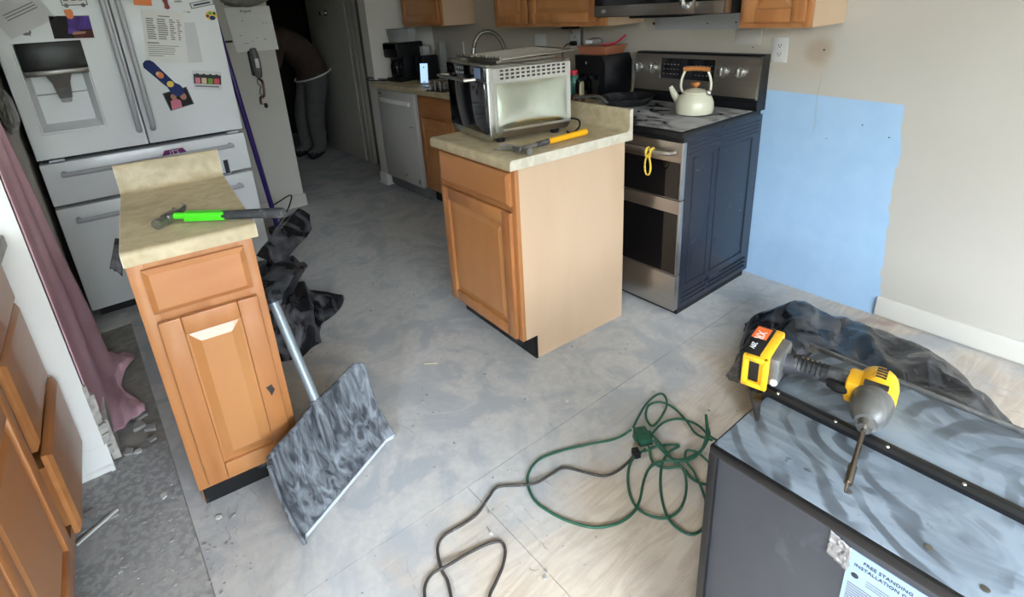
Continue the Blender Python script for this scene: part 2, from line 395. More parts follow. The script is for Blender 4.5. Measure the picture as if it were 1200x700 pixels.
# ================================================================== STRUCTURE
floor = struct(MB().box(-6.4, 3.8, -4.5, .0, -.06, -.003).build('floor', 'subfloor_gap'))
sheets = [(-.687, .153, -2.727, -1.25), (-.687, .153, -1.247, -.0), (.157, 1.5, -2.008, -.79), (.157, 1.5, -.787, 0),
          (.157, 1.5, -3.23, -2.012), (1.503, 3.7, -2.4, 0), (1.503, 3.7, -4.5, -2.403), (-1.907, -.690, -2.727, -1.49),
          (-1.907, -.690, -1.487, 0), (-3.15, -1.910, -2.9, -1.25), (-3.15, -1.910, -1.247, 0), (-4.6, -3.153, -2.9, 0), (-6.4, -4.603, -2.9, 0),
          (.157, 1.5, -4.5, -3.233)]
for a in sheets: MB().box(a[0] - .001, a[1] + .001, a[2] - .001, a[3] + .001, -.013, 0).build('plywood_sheet', 'plywood', floor)
MB().box(-.79, .153, -4.5, -2.731, -.013, .001).build('cement_board', 'cement_board_dust', floor)
MB().box(-.752, -.50, -3.0, -2.905, .001, .005).build('tile_remnant', 'cement_board_dust', floor)
MB().box(-1.907, -.793, -2.9, -2.731, -.013, -.004).build('cement_board', 'cement_board_dust', floor)

wall_back = struct(MB().box(-3.1, 3.7, 0, .12, 0, 2.44).build('wall_back', 'back_wall_paint'))
struct(MB().prism([(0, .012), (-.014, .012), (-.014, .085), (-.008, .098), (0, .1)], 'x', .628, 3.7).build('baseboard_back', 'wall_paint'))
ceiling = struct(MB().box(-6.4, 3.83, -4.6, .12, 2.44, 2.52).build('ceiling', 'ceiling_paint'))
# right wall with the sliding glass door opening
XW, YA, YB = 3.7, -3.9, -1.5      # glass door in the right wall
wr = MB(); wr.box(XW, XW + .13, YB, .12, 0, 2.44); wr.box(XW, XW + .13, -4.6, YA, 0, 2.44); wr.box(XW, XW + .13, YA, YB, 2.12, 2.44)
struct(wr.build('wall_right', 'wall_paint'))
pd = struct(MB().box(XW + .01, XW + .05, YA, YB, 0, .05).box(XW + .01, XW + .05, YA, YB, 2.08, 2.12).box(XW + .01, XW + .05, YA, YA + .05, .05, 2.08).box(XW + .01, XW + .05, YB - .05, YB, .05, 2.08).box(XW + .01, XW + .05, (YA + YB) / 2 - .03, (YA + YB) / 2 + .03, .05, 2.08).build('window_1', 'white_paint'))
MB().box(XW + .025, XW + .03, YA + .05, (YA + YB) / 2 - .03, .05, 2.08).build('pane', 'window_glass', pd); MB().box(XW + .025, XW + .03, (YA + YB) / 2 + .03, YB - .05, .05, 2.08).build('pane', 'window_glass', pd)
struct(MB().box(XW + 3.6, XW + 4.1, -30, 12, -.2, 2.2).box(-12, XW + 3.6, -8.6, -8.1, -.2, 2.2).build('added_sky_screen', 'sky_screen'))  # unseen green banks, added outside to block light from the low sky
struct(MB().box(XW + .13, 40, -40, 40, -.3, -.12).box(-40, XW + .13, -40, -4.6, -.3, -.12).box(-40, 40, .12, 40, -.3, -.12).build('outdoor_ground', 'lawn'))
# rear wall with a window
wq = MB(); wq.box(-.77, 2.0, -4.6, -4.48, 0, 2.44); wq.box(2.9, 3.83, -4.6, -4.48, 0, 2.44); wq.box(2.0, 2.9, -4.6, -4.48, 0, 1.0); wq.box(2.0, 2.9, -4.6, -4.48, 2.1, 2.44)
struct(wq.build('wall_rear', 'wall_paint'))
# stub wall beside the fridge (its end is the white post) and the wall carrying on behind the fridge
wl = struct(MB().box(-3.25, -.765, -3.03, -2.90, 0, 2.44).build('wall_left', 'grey_white'))
MB().box(-.7655, -.757, -3.03, -2.897, .0, 2.44).build('end_board', 'white_paint', wl)
rn = random.Random(3)
for k in range(9):    # broken plaster edge low on the corner
    z = .05 + .03 * k + rn.random() * .02; q = .012 + .016 * rn.random()
    MB().prism([(-.772 - q, -2.899), (-.755, -2.899), (-.757 - q * .4, -2.899 + q * .9), (-.768 - q, -2.899 + q * .5)], 'z', z, z + .02 + .03 * rn.random()).build('broken_plaster', 'plaster_break', wl)
bb = struct(MB().prism([(-.757, .0), (-.737, .0), (-.737, .024), (-.748, .028), (-.748, .075), (-.753, .086), (-.753, .1), (-.757, .105)], 'y', -3.03, -2.893).build('baseboard_left', 'white_paint'))
struct(MB().prism([(-2.9, 0), (-2.888, 0), (-2.888, .08), (-2.893, .1), (-2.9, .1)], 'x', -2.06, -1.75).build('baseboard_alcove', 'grey_white'))
wb = struct(MB().box(-.9, -.77, -4.6, -3.03, 0, 2.44).build('wall_dining', 'wall_paint'))
# wall with the telephone, beyond the fridge
wp = struct(MB().box(-3.25, -3.13, -3.03, -1.366, 0, 2.44).build('wall_phone', 'wall_paint'))
struct(MB().prism([(-3.13, 0), (-3.116, 0), (-3.116, .085), (-3.122, .1), (-3.13, .1)], 'y', -2.9, -1.352).build('baseboard_phone', 'wall_paint'))
# stub wall by the dishwasher
ws = struct(MB().box(-3.23, -3.1, -.61, .12, 0, 2.44).build('wall_stub', 'wall_paint'))
struct(MB().box(-3.245, -3.085, -.632, -.57, 0, .015).box(-3.24, -3.09, -.625, -.57, .015, .10, .004).build('baseboard_stub', 'white_paint'))
# hall: right side wall with casing, door leaf folded back, dark room behind
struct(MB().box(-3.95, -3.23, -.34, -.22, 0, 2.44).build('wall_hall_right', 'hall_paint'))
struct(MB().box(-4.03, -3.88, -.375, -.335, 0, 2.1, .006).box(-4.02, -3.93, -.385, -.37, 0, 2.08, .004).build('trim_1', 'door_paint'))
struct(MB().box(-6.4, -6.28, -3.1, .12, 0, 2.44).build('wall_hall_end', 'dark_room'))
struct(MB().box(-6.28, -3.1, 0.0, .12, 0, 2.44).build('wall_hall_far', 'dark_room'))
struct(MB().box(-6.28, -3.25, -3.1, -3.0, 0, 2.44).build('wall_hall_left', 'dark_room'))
dl = struct(MB().box(-5.03, -4.03, -.395, -.358, .012, 2.04, .003).build('door_1', 'door_paint'))
hb = MB(); hb.cyl((-4.46, -.40, 1.49), (-4.46, -.412, 1.49), .032); hb.cyl((-4.46, -.41, 1.49), (-4.46, -.44, 1.49), .012); hb.ball((-4.46, -.455, 1.49), (.027, .02, .027)); hb.build('door_knob', 'chrome', dl)

# ================================================================== REFRIGERATOR
FX = -2.07; FY0, FY1 = -2.872, -1.944; FM = (FY0 + FY1) / 2
fr = thing('refrigerator', 'white french door refrigerator with ice dispenser and two freezer drawers', 'refrigerator', (FX, FM, 0))
HW = (FY1 - FY0) / 2
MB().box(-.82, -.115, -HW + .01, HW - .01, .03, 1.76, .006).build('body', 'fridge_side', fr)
MB().box(-.80, -.06, -HW + .03, HW - .03, 0, .05).build('kick_plate', 'gasket', fr)
MB().box(-.114, -.10, -HW + .015, HW - .015, .06, 1.75).build('gasket', 'gasket', fr)
# left door with the dispenser recess
def recess_door(y0, y1, z0, z1, ry0, ry1, rz0, rz1, dep):
    b = MB(); bm = b.bm
    O = [bm.verts.new((0, y, z)) for y, z in ((y0, z0), (y1, z0), (y1, z1), (y0, z1))]
    I = [bm.verts.new((0, y, z)) for y, z in ((ry0, rz0), (ry1, rz0), (ry1, rz1), (ry0, rz1))]
    K = [bm.verts.new((-dep, y, z)) for y, z in ((ry0 + .025, rz0 + .035), (ry1 - .025, rz0 + .035), (ry1 - .025, rz1), (ry0 + .025, rz1))]
    B = [bm.verts.new((-.1, y, z)) for y, z in ((y0, z0), (y1, z0), (y1, z1), (y0, z1))]
    for i in range(4):
        j = (i + 1) % 4
        bm.faces.new((O[i], O[j], I[j], I[i])); bm.faces.new((I[i], I[j], K[j], K[i])); bm.faces.new((O[j], O[i], B[i], B[j]))
    bm.faces.new(K); bm.faces.new(B[::-1]); bmesh.ops.recalc_face_normals(bm, faces=bm.faces)
    es = [e for e in bm.edges if all(v in O for v in e.verts) or all(v in I for v in e.verts)]
    bmesh.ops.bevel(bm, geom=es, offset=.006, segments=3, affect='EDGES')
    return b
y = lambda v: v - FM
ld = recess_door(-HW, -.003, .878, 1.785, y(-2.815), y(-2.568), 1.0, 1.405, .075).build('door', 'fridge_white', fr, label='left door with black dispenser panel')
MB().box(-.07, .004, y(-2.808), y(-2.562), 1.285, 1.41, .004).build('dispenser_panel', 'dispenser_black', ld)
MB().box(-.06, .006, y(-2.806), y(-2.565), 1.262, 1.286, .003).build('dispenser_trim', 'dispenser_metal', ld)
MB().loft([[(-.07, y(-2.735), 1.263), (-.01, y(-2.735), 1.263), (-.01, y(-2.635), 1.263), (-.07, y(-2.635), 1.263)],
           [(-.07, y(-2.72), 1.225), (-.02, y(-2.72), 1.225), (-.02, y(-2.65), 1.225), (-.07, y(-2.65), 1.225)],
           [(-.07, y(-2.71), 1.15), (-.045, y(-2.71), 1.15), (-.045, y(-2.66), 1.15), (-.07, y(-2.66), 1.15)]]).build('spout', 'dispenser_metal', ld)
MB().box(-.045, -.028, y(-2.708), y(-2.664), 1.13, 1.225, .008).build('paddle', 'clear_plastic', ld)
MB().box(-.073, -.068, y(-2.79), y(-2.59), 1.17, 1.176).build('fill_line', 'dispenser_metal', ld)
rd = MB().box(-.1, 0, .003, HW, .878, 1.785, .006).build('door', 'fridge_white', fr, label='right door covered with papers and magnets')
d1 = MB().box(-.1, 0, -HW, HW, .645, .856, .006).build('freezer_drawer', 'fridge_white', fr)
d2 = MB().box(-.1, 0, -HW, HW, .06, .627, .006).build('freezer_drawer', 'fridge_white', fr)
for (yy, dr_) in ((y(-2.437), ld), (y(-2.375), rd)):
    MB().tube([(0.0, yy, .955), (.035, yy, .965), (.05, yy, 1.05), (.055, yy, 1.3), (.05, yy, 1.6), (.035, yy, 1.69), (.0, yy, 1.70)], .0125, 10, 5).build('handle', 'fridge_handle', dr_)
for (zz, y0_, dr_) in ((.80, -2.79, d1), (.562, -2.795, d2)):
    a, b_ = y(y0_), y(-2.03)
    MB().tube([(0, a, zz), (.03, a + .004, zz), (.045, a + .03, zz), (.05, (a + b_) / 2, zz), (.045, b_ - .03, zz), (.03, b_ - .004, zz), (0, b_, zz)], .0125, 10, 5).build('handle', 'fridge_handle', dr_)
for yy in (y(-2.80), y(-2.0)): MB().box(-.05, .004, yy - .03, yy + .03, .862, .872).build('hinge_cap', 'fridge_handle', fr)

# papers and magnets on the fridge doors (plane X = FX)
def onfridge(name, label, cat, cy, cz, hw, hh, m, rx=0., th=.0015, off=.0, parts=(), poly=None, group=None, mats=None):
    """flat item on the door; parts = (name, material, y0,y1,z0,z1[,lift])"""
    t = thing(name, label, cat, (FX + .0012 + off, cy, cz), 0, group); t.rotation_euler = (rx, 0, 0)
    (MB().prism(poly, 'x', 0, th) if poly else MB().box(0, th, -hw, hw, -hh, hh)).build('sheet', m, t)
    for q in parts:
        lf = q[6] if len(q) > 6 else .0006
        if isinstance(q[2], list): MB().prism(q[2], 'x', th, th + q[3]).build(q[0], q[1], t)
        else: MB().box(th, th + lf, q[2], q[3], q[4], q[5]).build(q[0], q[1], t)
    return t
def disc(cy, cz, ry, rz, n=18): return [(cy + ry * math.cos(2 * PI * k / n), cz + rz * math.sin(2 * PI * k / n)) for k in range(n)]
rn = random.Random(5)
lines = []
for k in range(10):
    zz = .085 - k * .0105
    for c0, c1 in ((-.075, -.035), (-.028, .018), (.026, .052), (.06, .08)):
        lines.append(('text_line', 'ink', c0, c1 - rn.random() * .012, zz - .0025, zz + .0025))
for k in range(6): lines.append(('text_line', 'ink', -.08, .03 + rn.random() * .03 - (k == 5) * .05, -.045 - k * .01, -.042 - k * .01))
lines.append(('text_line', 'ink_dark', -.08, -.03, -.034, -.028)); lines.append(('text_line', 'ink', -.02, .03, .098, .103))
def joined_lines(t, ls, th=.0015, m='ink', nm='print'):
    b = MB()
    for q in ls: b.box(th, th + .0005, q[2], q[3], q[4], q[5])
    b.build(nm, m, t)
t = onfridge('printed_sheet', 'large printed schedule sheet with a table held on the right fridge door', 'paper', -2.212, 1.398, .092, .128, 'paper', rx=-.13, off=.004)
joined_lines(t, lines)
onfridge('paper_sheet', 'plain pale sheet peeking out behind the printed schedule', 'paper', -2.118, 1.362, .055, .10, 'paper_grey', rx=-.04, off=.001)
t = onfridge('paper_sheet', 'tilted white notice at the top left corner of the left fridge door', 'paper', -2.745, 1.535, .10, .07, 'paper_grey', rx=.42, off=.001)
joined_lines(t, [(0, 0, -.06 + .03 * 0, .07, .02 - .012 * k, .024 - .012 * k) for k in range(3)])
onfridge('photo_print', 'dark and purple photo of a seated performer on the left fridge door', 'photo', -2.579, 1.469, .076, .05, 'photo_dark', rx=-.04, off=.001,
         parts=(('backdrop', 'photo_purple', -.01, .075, -.012, .049), ('tabletop', 'photo_brown', .0, .075, -.049, -.016), ('figure', 'photo_purple', [(-.02, -.03), (.03, -.03), (.028, .02), (.012, .034), (-.008, .03)], .0012), ('forearm', 'photo_skin', [(-.005, -.034), (.045, -.03), (.05, -.02), (.0, -.02)], .0018)))
onfridge('magnet', 'orange rounded magnet above the purple photo', 'magnet', -2.574, 1.525, .014, .018, 'magnet_orange', th=.005, off=.004, poly=[(-.016, .02), (.012, .022), (.017, .008), (.014, -.014), (.004, -.022), (-.008, -.018), (-.015, -.004)])
t = thing('bus_magnet', 'small white outline magnet of a van above the dark photo', 'magnet', (FX + .0012, -2.54, 1.575))
MB().prism([(-.05, -.012), (.048, -.012), (.048, .02), (.04, .03), (-.045, .03), (-.05, .02)], 'x', 0, .0015).build('sheet', 'ink_dark', t)
MB().prism([(-.047, -.009), (.045, -.009), (.045, .019), (.038, .027), (-.043, .027), (-.047, .019)], 'x', .0015, .002).build('face', 'paper', t)
for q in (-.034, .03): MB().prism(disc(q, -.012, .009, .009), 'x', .002, .0026).build('wheel', 'ink', t)
for q in (-.03, .0, .026): MB().box(.002, .0025, q - .01, q + .008, .008, .021).build('window', 'ink', t)
t = onfridge('sticker', 'dark grey speech bubble sticker left of the dispenser panel top', 'sticker', -2.75, 1.459, .02, .018, 'ink', poly=disc(0, 0, .019, .016), parts=(('lettering', 'paper', -.011, .011, -.003, .004),))
MB().prism([(.004, -.012), (.014, -.02), (.012, -.008)], 'x', 0, .0015).build('tail', 'ink', t)
onfridge('magnet', 'orange square magnet at the top of the right fridge door', 'magnet', -2.268, 1.576, .038, .024, 'magnet_orange', off=.006, th=.003, rx=-.1)
onfridge('magnet', 'dark red figure shaped magnet holding the schedule sheet', 'magnet', -2.172, 1.556, .01, .02, 'magnet_red', off=.008, th=.004, poly=[(-.014, .02), (.012, .022), (.01, 0), (.015, -.02), (.004, -.028), (-.01, -.02), (-.006, 0)])
onfridge('magnet', 'small pale rectangle magnet beside the red figure magnet', 'magnet', -2.115, 1.565, .02, .007, 'paper_grey', off=.007, parts=(('lettering', 'ink', -.015, .015, -.003, .003),))
onfridge('sticker', 'tilted grey framed sticker near the top edge of the right fridge door', 'sticker', -2.005, 1.55, .058, .015, 'ink', rx=.16, parts=(('face', 'paper_grey', -.053, .053, -.011, .011), ('lettering', 'ink_dark', -.042, .04, -.004, .004, .0009)))
onfridge('magnet', 'small dotted magnet between the schedule sheet and the round badge', 'magnet', -2.085, 1.515, .016, .006, 'paper', parts=(('dot', 'ink_dark', .0, .006, -.005, 0), ('dot', 'ink_dark', .009, .015, -.006, -.001), ('dot', 'ink', -.012, -.009, .002, .005)))
onfridge('magnet', 'round multicoloured badge magnet near the right edge of the fridge', 'magnet', -1.974, 1.49, .03, .024, 'magnet_yellow', th=.003, poly=disc(0, 0, .028, .024, 11),
         parts=(('spot', 'magnet_blue', disc(.003, -.012, .014, .011), .001), ('spot', 'magnet_green', disc(-.004, .012, .011, .008), .001), ('spot', 'magnet_red', disc(-.018, -.001, .008, .008), .001), ('spot', 'ink_dark', disc(.016, .01, .006, .008), .0015)))
t = onfridge('bottle_opener', 'dark blue rounded bottle opener magnet with a yellow dot', 'magnet', -2.268, 1.20, .03, .1, 'magnet_blue', rx=.61, off=.001, th=.006,
         poly=[(-.026, .09), (-.014, .106), (.006, .109), (.022, .098), (.027, .08), (.021, -.05), (.03, -.075), (.026, -.105), (.006, -.116), (-.018, -.112), (-.03, -.092), (-.03, -.07), (-.022, -.045)],
         parts=(('picture', 'magnet_orange', disc(0, .02, .015, .02, 9), .001), ('highlight', 'magnet_cream', disc(-.004, .032, .008, .006, 9), .0015), ('round_logo', 'magnet_yellow', disc(0, -.042, .016, .016), .001)))
onfridge('photo_print', 'small photo of two people under the blue bottle opener', 'photo', -2.224, 1.086, .06, .048, 'ink', rx=.17, parts=(('backdrop', 'photo_dark', -.056, .056, -.044, .044), ('figure', 'photo_pink', [(-.05, -.044), (.0, -.044), (.006, -.01), (-.012, .006), (-.04, 0)], .001), ('face', 'photo_skin', disc(-.018, .016, .013, .016), .0012), ('face', 'photo_skin', disc(.026, .006, .015, .019), .0012)))
t = onfridge('card_magnet', 'grey card magnet showing four coloured bottles on the right fridge door', 'magnet', -2.065, 1.163, .069, .049, 'paper_grey', rx=-.17, parts=(('band', 'slot_dark', -.066, .066, -.02, .03), ('caption', 'ink', -.06, .055, -.036, -.028)))
for k, cm in enumerate(('photo_pink', 'magnet_cream', 'magnet_green', 'plastic_red')):
    q = -.048 + k * .031
    MB().box(.0021, .003, q - .012, q + .012, -.018, .012).build('bottle_print', cm, t); MB().box(.0021, .003, q - .006, q + .006, .014, .034).build('bottle_neck', 'ink_dark', t)
t = onfridge('magnet', 'purple hexagon magnet with white letters on the upper freezer drawer', 'magnet', -2.308, .812, .07, .03, 'paper', poly=[(-.075, -.02), (-.048, .022), (.046, .022), (.073, -.02)], th=.002)
MB().prism([(-.065, -.018), (-.044, .017), (.042, .017), (.063, -.018)], 'x', .002, .003).build('face', 'magnet_purple', t)
textobj('lettering', "IT'S", .03, 'white_mark', t, (.0032, 0, .0), (PI / 2, 0, PI / 2))
onfridge('magnet', 'dark purple square magnet on the freezer drawer right side', 'magnet', -2.073, .68, .016, .042, 'paper_grey', th=.003, parts=(('picture', 'ink_dark', -.013, .010, -.039, .039),))

# ================================================================== CABINET PIECES (front looks along local -y)
def panel_door(name, parent, x0, x1, z0, z1, y0=-.02, m='oak', st=.055, raised=True, drawer=False):
    """frame and raised centre, built proud of the face frame"""
    b = MB(); th = .02
    if drawer:
        o = b.loft([[(x0, y0 + th, z0), (x1, y0 + th, z0), (x1, y0 + th, z1), (x0, y0 + th, z1)], [(x0, y0 + .008, z0), (x1, y0 + .008, z0), (x1, y0 + .008, z1), (x0, y0 + .008, z1)],
                    [(x0 + .014, y0, z0 + .014), (x1 - .014, y0, z0 + .014), (x1 - .014, y0, z1 - .014), (x0 + .014, y0, z1 - .014)]]).build(name, 'oak_across', parent, 20)
        return o
    b.box(x0, x0 + st, y0, y0 + th, z0, z1, .004); b.box(x1 - st, x1, y0, y0 + th, z0, z1, .004)
    b.box(x0 + st, x1 - st, y0, y0 + th, z0, z0 + st, .004); b.box(x0 + st, x1 - st, y0, y0 + th, z1 - st, z1, .004)
    o = b.build(name, m, parent, 25)
    a0, a1, c0, c1 = x0 + st, x1 - st, z0 + st, z1 - st; q = .032
    ring = lambda i, yy: [(a0 + i, yy, c0 + i), (a1 - i, yy, c0 + i), (a1 - i, yy, c1 - i), (a0 + i, yy, c1 - i)]
    MB().loft([ring(-.004, y0 + .018), ring(-.004, y0 + .013), ring(.006, y0 + .013), ring(q, y0 + .003), ring(q + .004, y0 + .003)]).build('raised_panel', 'oak_panel', o, 20)
    return o
def base_cabinet(t, w, d_, drawers, doors, side='side_laminate', h=.875, toe=.114, x0=None):
    """local x in [x0, x0+w], front face at y=0, back at y=d_"""
    x0 = 0 if x0 is None else x0; x1 = x0 + w
    pr = [(.019, h), (.019, toe), (.075, toe), (.075, 0), (d_, 0), (d_, h)]
    MB().prism(pr, 'x', x0, x0 + .016).build('side_panel', side, t); MB().prism(pr, 'x', x1 - .016, x1).build('side_panel', side, t)
    MB().box(x0 + .016, x1 - .016, .019, d_ - .008, toe, toe + .016).build('bottom_panel', side, t)
    MB().box(x0 + .016, x1 - .016, d_ - .008, d_, .0, h).build('back_panel', side, t)
    MB().box(x0 + .003, x1 - .003, .068, .076, .001, toe).build('toe_kick', 'toe_black', t)
    b = MB(); sw = .04
    b.box(x0, x0 + sw, 0, .02, toe, h, .0015); b.box(x1 - sw, x1, 0, .02, toe, h, .0015)
    b.box(x0 + sw, x1 - sw, .0005, .0195, h - .035, h); b.box(x0 + sw, x1 - sw, .0005, .0195, toe, toe + .035); b.box(x0 + sw, x1 - sw, .0005, .0195, .695, .735)
    b.build('face_frame', 'oak', t)
    for (a, c, z0, z1) in drawers: panel_door('drawer_front', t, a, c, z0, z1, drawer=True)
    return [panel_door('door', t, a, c, z0, z1) for (a, c, z0, z1) in doors]
def postform(t, x0, x1, yf, yb, z, bs=.10, th=.04, m='laminate_top', ends=('laminate_edge', 'laminate_edge'), bth=.02):
    """laminate worktop with a rolled front edge and an integral curved backsplash; local frame as cabinets"""
    pr = []
    for k in range(5): a = PI * k / 8; pr.append((yf + .012 - .012 * math.sin(a), z - .012 + .012 * math.cos(a)))
    pr = [(yf, z - th), ] + [(yf + .014 - .014 * math.sin(a), z - .014 + .014 * math.cos(a)) for a in [PI / 2 * (1 - k / 5) for k in range(6)]]
    bf = yb - bth
    pr += [(bf - .022 + .022 * math.sin(a), z + .022 - .022 * math.cos(a)) for a in [PI / 2 * k / 5 for k in range(6)]]
    pr += [(bf, z + bs - .01), (bf + .006, z + bs), (yb, z + bs), (yb, z - th), (yb - .02, z - th), (yb - .02, z - .02), (yf + .022, z - .02), (yf + .022, z - th)]
    MB().prism(pr, 'x', x0 + .0015, x1 - .0015).build('top', m, t, 40)
    for xa, xb, mm in ((x0, x0 + .0015, ends[0]), (x1 - .0015, x1, ends[1])):
        q = pr[:-2] + [(yf + .022, z - th)] if True else pr
        q = [(yf, z - th)] + pr[1:-5] + [(yb, z - th)]
        MB().prism(q, 'x', xa, xb).build('end_strip', mm, t)

# ---- loose narrow base cabinet standing in the room
LO, LR = (-.288, -2.688, 0), PI / 2 - .095
t = thing('base_cabinet', 'narrow honey oak base cabinet with one drawer and one door standing loose', 'cabinet', LO, LR, 'honey oak base cabinets')
dd_ = base_cabinet(t, .305, .60, [(.03, .278, .728, .858)], [(.03, .283, .132, .702)], side='oak')
MB().prism([(.245, .395), (.262, .40), (.268, .378), (.255, .36), (.252, .375)], 'y', -.0207, -.0195).build('chipped_mark', 'slot_dark', dd_[0])
t = thing('worktop', 'short beige laminate worktop with backsplash on the narrow loose cabinet', 'worktop', LO, LR)
postform(t, -.002, .322, -.012, .652, .916, bs=.098)

# ---- loose cabinet in the middle with the toaster oven
IO, IR = (-.2127, -1.4541, 0), -.039
t = thing('base_cabinet', 'honey oak base cabinet with pale side panel under the toaster oven', 'cabinet', IO, IR, 'honey oak base cabinets')
base_cabinet(t, .575, .608, [(-.548, -.022, .722, .858)], [(-.548, -.022, .122, .695)], x0=-.575)
MB().box(-.0015, .0015, .07, .078, 0, .114).build('toe_end', 'toe_black', t)
t = thing('worktop', 'beige laminate worktop with backsplash carrying the toaster oven', 'worktop', IO, IR)
postform(t, -.59, .014, -.028, .642, .916, bs=.095)

# ---- peninsula drawers in the left foreground, facing the back wall
DO, DR = (-.722, -2.977, 0), PI - .043
t = thing('base_cabinet', 'brown oak drawer cabinet against the white wall end, bottom drawer ajar', 'cabinet', DO, DR, 'peninsula cabinets')
base_cabinet(t, .47, .50, [(-.41, .0 - .008, .715, .858), (-.41, -.008, .447, .708)], [], side='oak', x0=-.466)
o = panel_door('drawer_front', t, -.432, -.012, .174, .441, y0=-.036, drawer=True, ); o['label'] = 'bottom drawer front pulled slightly open'
MB().box(-.42, -.03, -.016, .30, .20, .40).build('drawer_box', 'oak', t)
t = thing('base_cabinet', 'oak door cabinet nearest the camera at the lower left corner', 'cabinet', DO, DR, 'peninsula cabinets')
base_cabinet(t, .92, .50, [(-.93, -.50, .715, .858)], [(-.93, -.50, .18, .700), (-1.37, -.945, .18, .70)], side='oak', x0=-1.39)
t = thing('worktop', 'speckled brown worktop end above the peninsula drawers', 'worktop', DO, DR)
MB().box(-1.42, .006, -.045, .56, .876, .916, .006).build('slab', 'granite_brown', t)
MB().prism([(-.02, .40), (.05, .395), (.028, .33), (-.02, .345)], 'y', -.012, .006).build('x', 'oak').name = 'brown_triangle'  # thin brown triangular piece beside the far drawer edge
o = bpy.data.objects['brown_triangle']; place(o, DO, DR); tag(o, 'small triangular brown piece between drawer cabinet and white wall end', 'offcut')

# ================================================================== RANGE
st_ = thing('kitchen_range', 'black and stainless double oven range against the blue wall', 'stove', (0, 0, 0))
MB().box(-.757, -.003, -.655, -.02, .03, .885, .003).build('body', 'black_enamel', st_)
for a, c in ((-.60, -.44), (-.40, -.10)):      # embossed rectangles on the visible side
    b = MB()
    for (y0, y1, z0, z1) in ((a, c, .15, .156), (a, c, .775, .781), (a, a + .006, .15, .781), (c - .006, c, .15, .781)): b.box(-.004, -.0005, y0, y1, z0, z1)
    b.build('side_emboss', 'black_enamel', st_)
for k in range(4): MB().box(-.004, .0, -.64, -.05, .80 + k * .018, .805 + k * .018).build('side_rib', 'black_enamel', st_)
for k in range(3): MB().box(-.004, .0, -.63, -.05, .055 + k * .024, .061 + k * .024).build('side_rib', 'black_enamel', st_)
ct = MB().box(-.761, .002, -.70, -.05, .884, .909, .006).build('cooktop', 'black_satin', st_)
MB().box(-.745, -.015, -.68, -.10, .9085, .9105).build('glass', 'cooktop_glass', ct)
MB().box(-.758, -.001, -.685, -.656, .865, .886).build('vent_strip', 'black_satin', st_)
def oven_door(z0, z1, s0, s1, nm):
    o = MB().box(-.757, -.002, -.69, -.656, z0, z1, .003).build('oven_door', 'stainless', st_, label=nm)
    MB().box(-.756, -.008, -.6935, -.689, s0, s1).build('window', 'black_glass', o); return o
od = oven_door(.598, .862, .604, .772, 'upper oven door with bar handle'); 
MB().tube([(-.72, -.692, .815), (-.715, -.735, .82), (-.70, -.742, .82), (-.06, -.742, .82), (-.045, -.735, .82), (-.04, -.692, .815)], .0125, 12).build('handle', 'stainless', od)
od2 = oven_door(.224, .594, .232, .532, 'lower oven door')
MB().box(-.757, -.002, -.69, -.656, .035, .220, .003).build('warming_drawer', 'stainless', st_)
MB().box(-.75, -.01, -.65, -.05, .0, .036).build('base', 'black_satin', st_)
# backguard
bgp = [(-.09, .905), (-.10, .945), (-.09, .955), (-.075, 1.16), (-.06, 1.172), (-.012, 1.172), (-.012, .905)]
bo = MB().prism(bgp, 'x', -.759, -.0005).build('backguard', 'black_satin', st_)
def on_bg(z): return -.0905 + (z - .955) * (.015 / .205)
def bgslab(x0, x1, z0, z1, lift, m, nm, par=bo):
    return MB().loft([[(x0, on_bg(z0) + .002, z0), (x1, on_bg(z0) + .002, z0), (x1, on_bg(z1) + .002, z1), (x0, on_bg(z1) + .002, z1)],
                      [(x0, on_bg(z0) - lift, z0), (x1, on_bg(z0) - lift, z0), (x1, on_bg(z1) - lift, z1), (x0, on_bg(z1) - lift, z1)]]).build(nm, m, par)
bgslab(-.757, -.012, .967, 1.162, .002, 'stainless_dark', 'control_panel'); bgslab(-.012, -.002, .96, 1.165, .003, 'stainless_bright', 'end_trim')
bgslab(-.58, -.25, 1.035, 1.142, .0035, 'black_glass', 'display')
bgslab(-.42, -.39, 1.098, 1.108, .0045, 'screen_ink', 'clock_digits')
bgslab(-.583, -.578, 1.033, 1.143, .004, 'stainless_bright', 'display_trim')
b = MB()
for i in range(5):
    for j in range(3): b.box(-.56 + .022 * i, -.55 + .022 * i, on_bg(1.06 + .025 * j) - .0042, on_bg(1.06) + .002, 1.058 + .025 * j, 1.062 + .025 * j); b.box(-.36 + .022 * i, -.35 + .022 * i, on_bg(1.06 + .025 * j) - .0042, on_bg(1.06) + .002, 1.058 + .025 * j, 1.062 + .025 * j)
b.build('touch_marks', 'ink', bo)['kind'] = 'stuff'
for kx in (-.726, -.630, -.200, -.108):
    k0 = on_bg(1.088); o = MB().cyl((kx, k0 + .002, 1.088), (kx, k0 - .012, 1.088), .030, .028, 24).cyl((kx, k0 - .012, 1.088), (kx, k0 - .030, 1.088), .024, .022, 24).build('knob', 'knob_silver', st_)
    MB().box(kx - .006, kx + .006, k0 - .038, k0 - .028, 1.068, 1.108, .002).build('grip', 'stainless_bright', o)
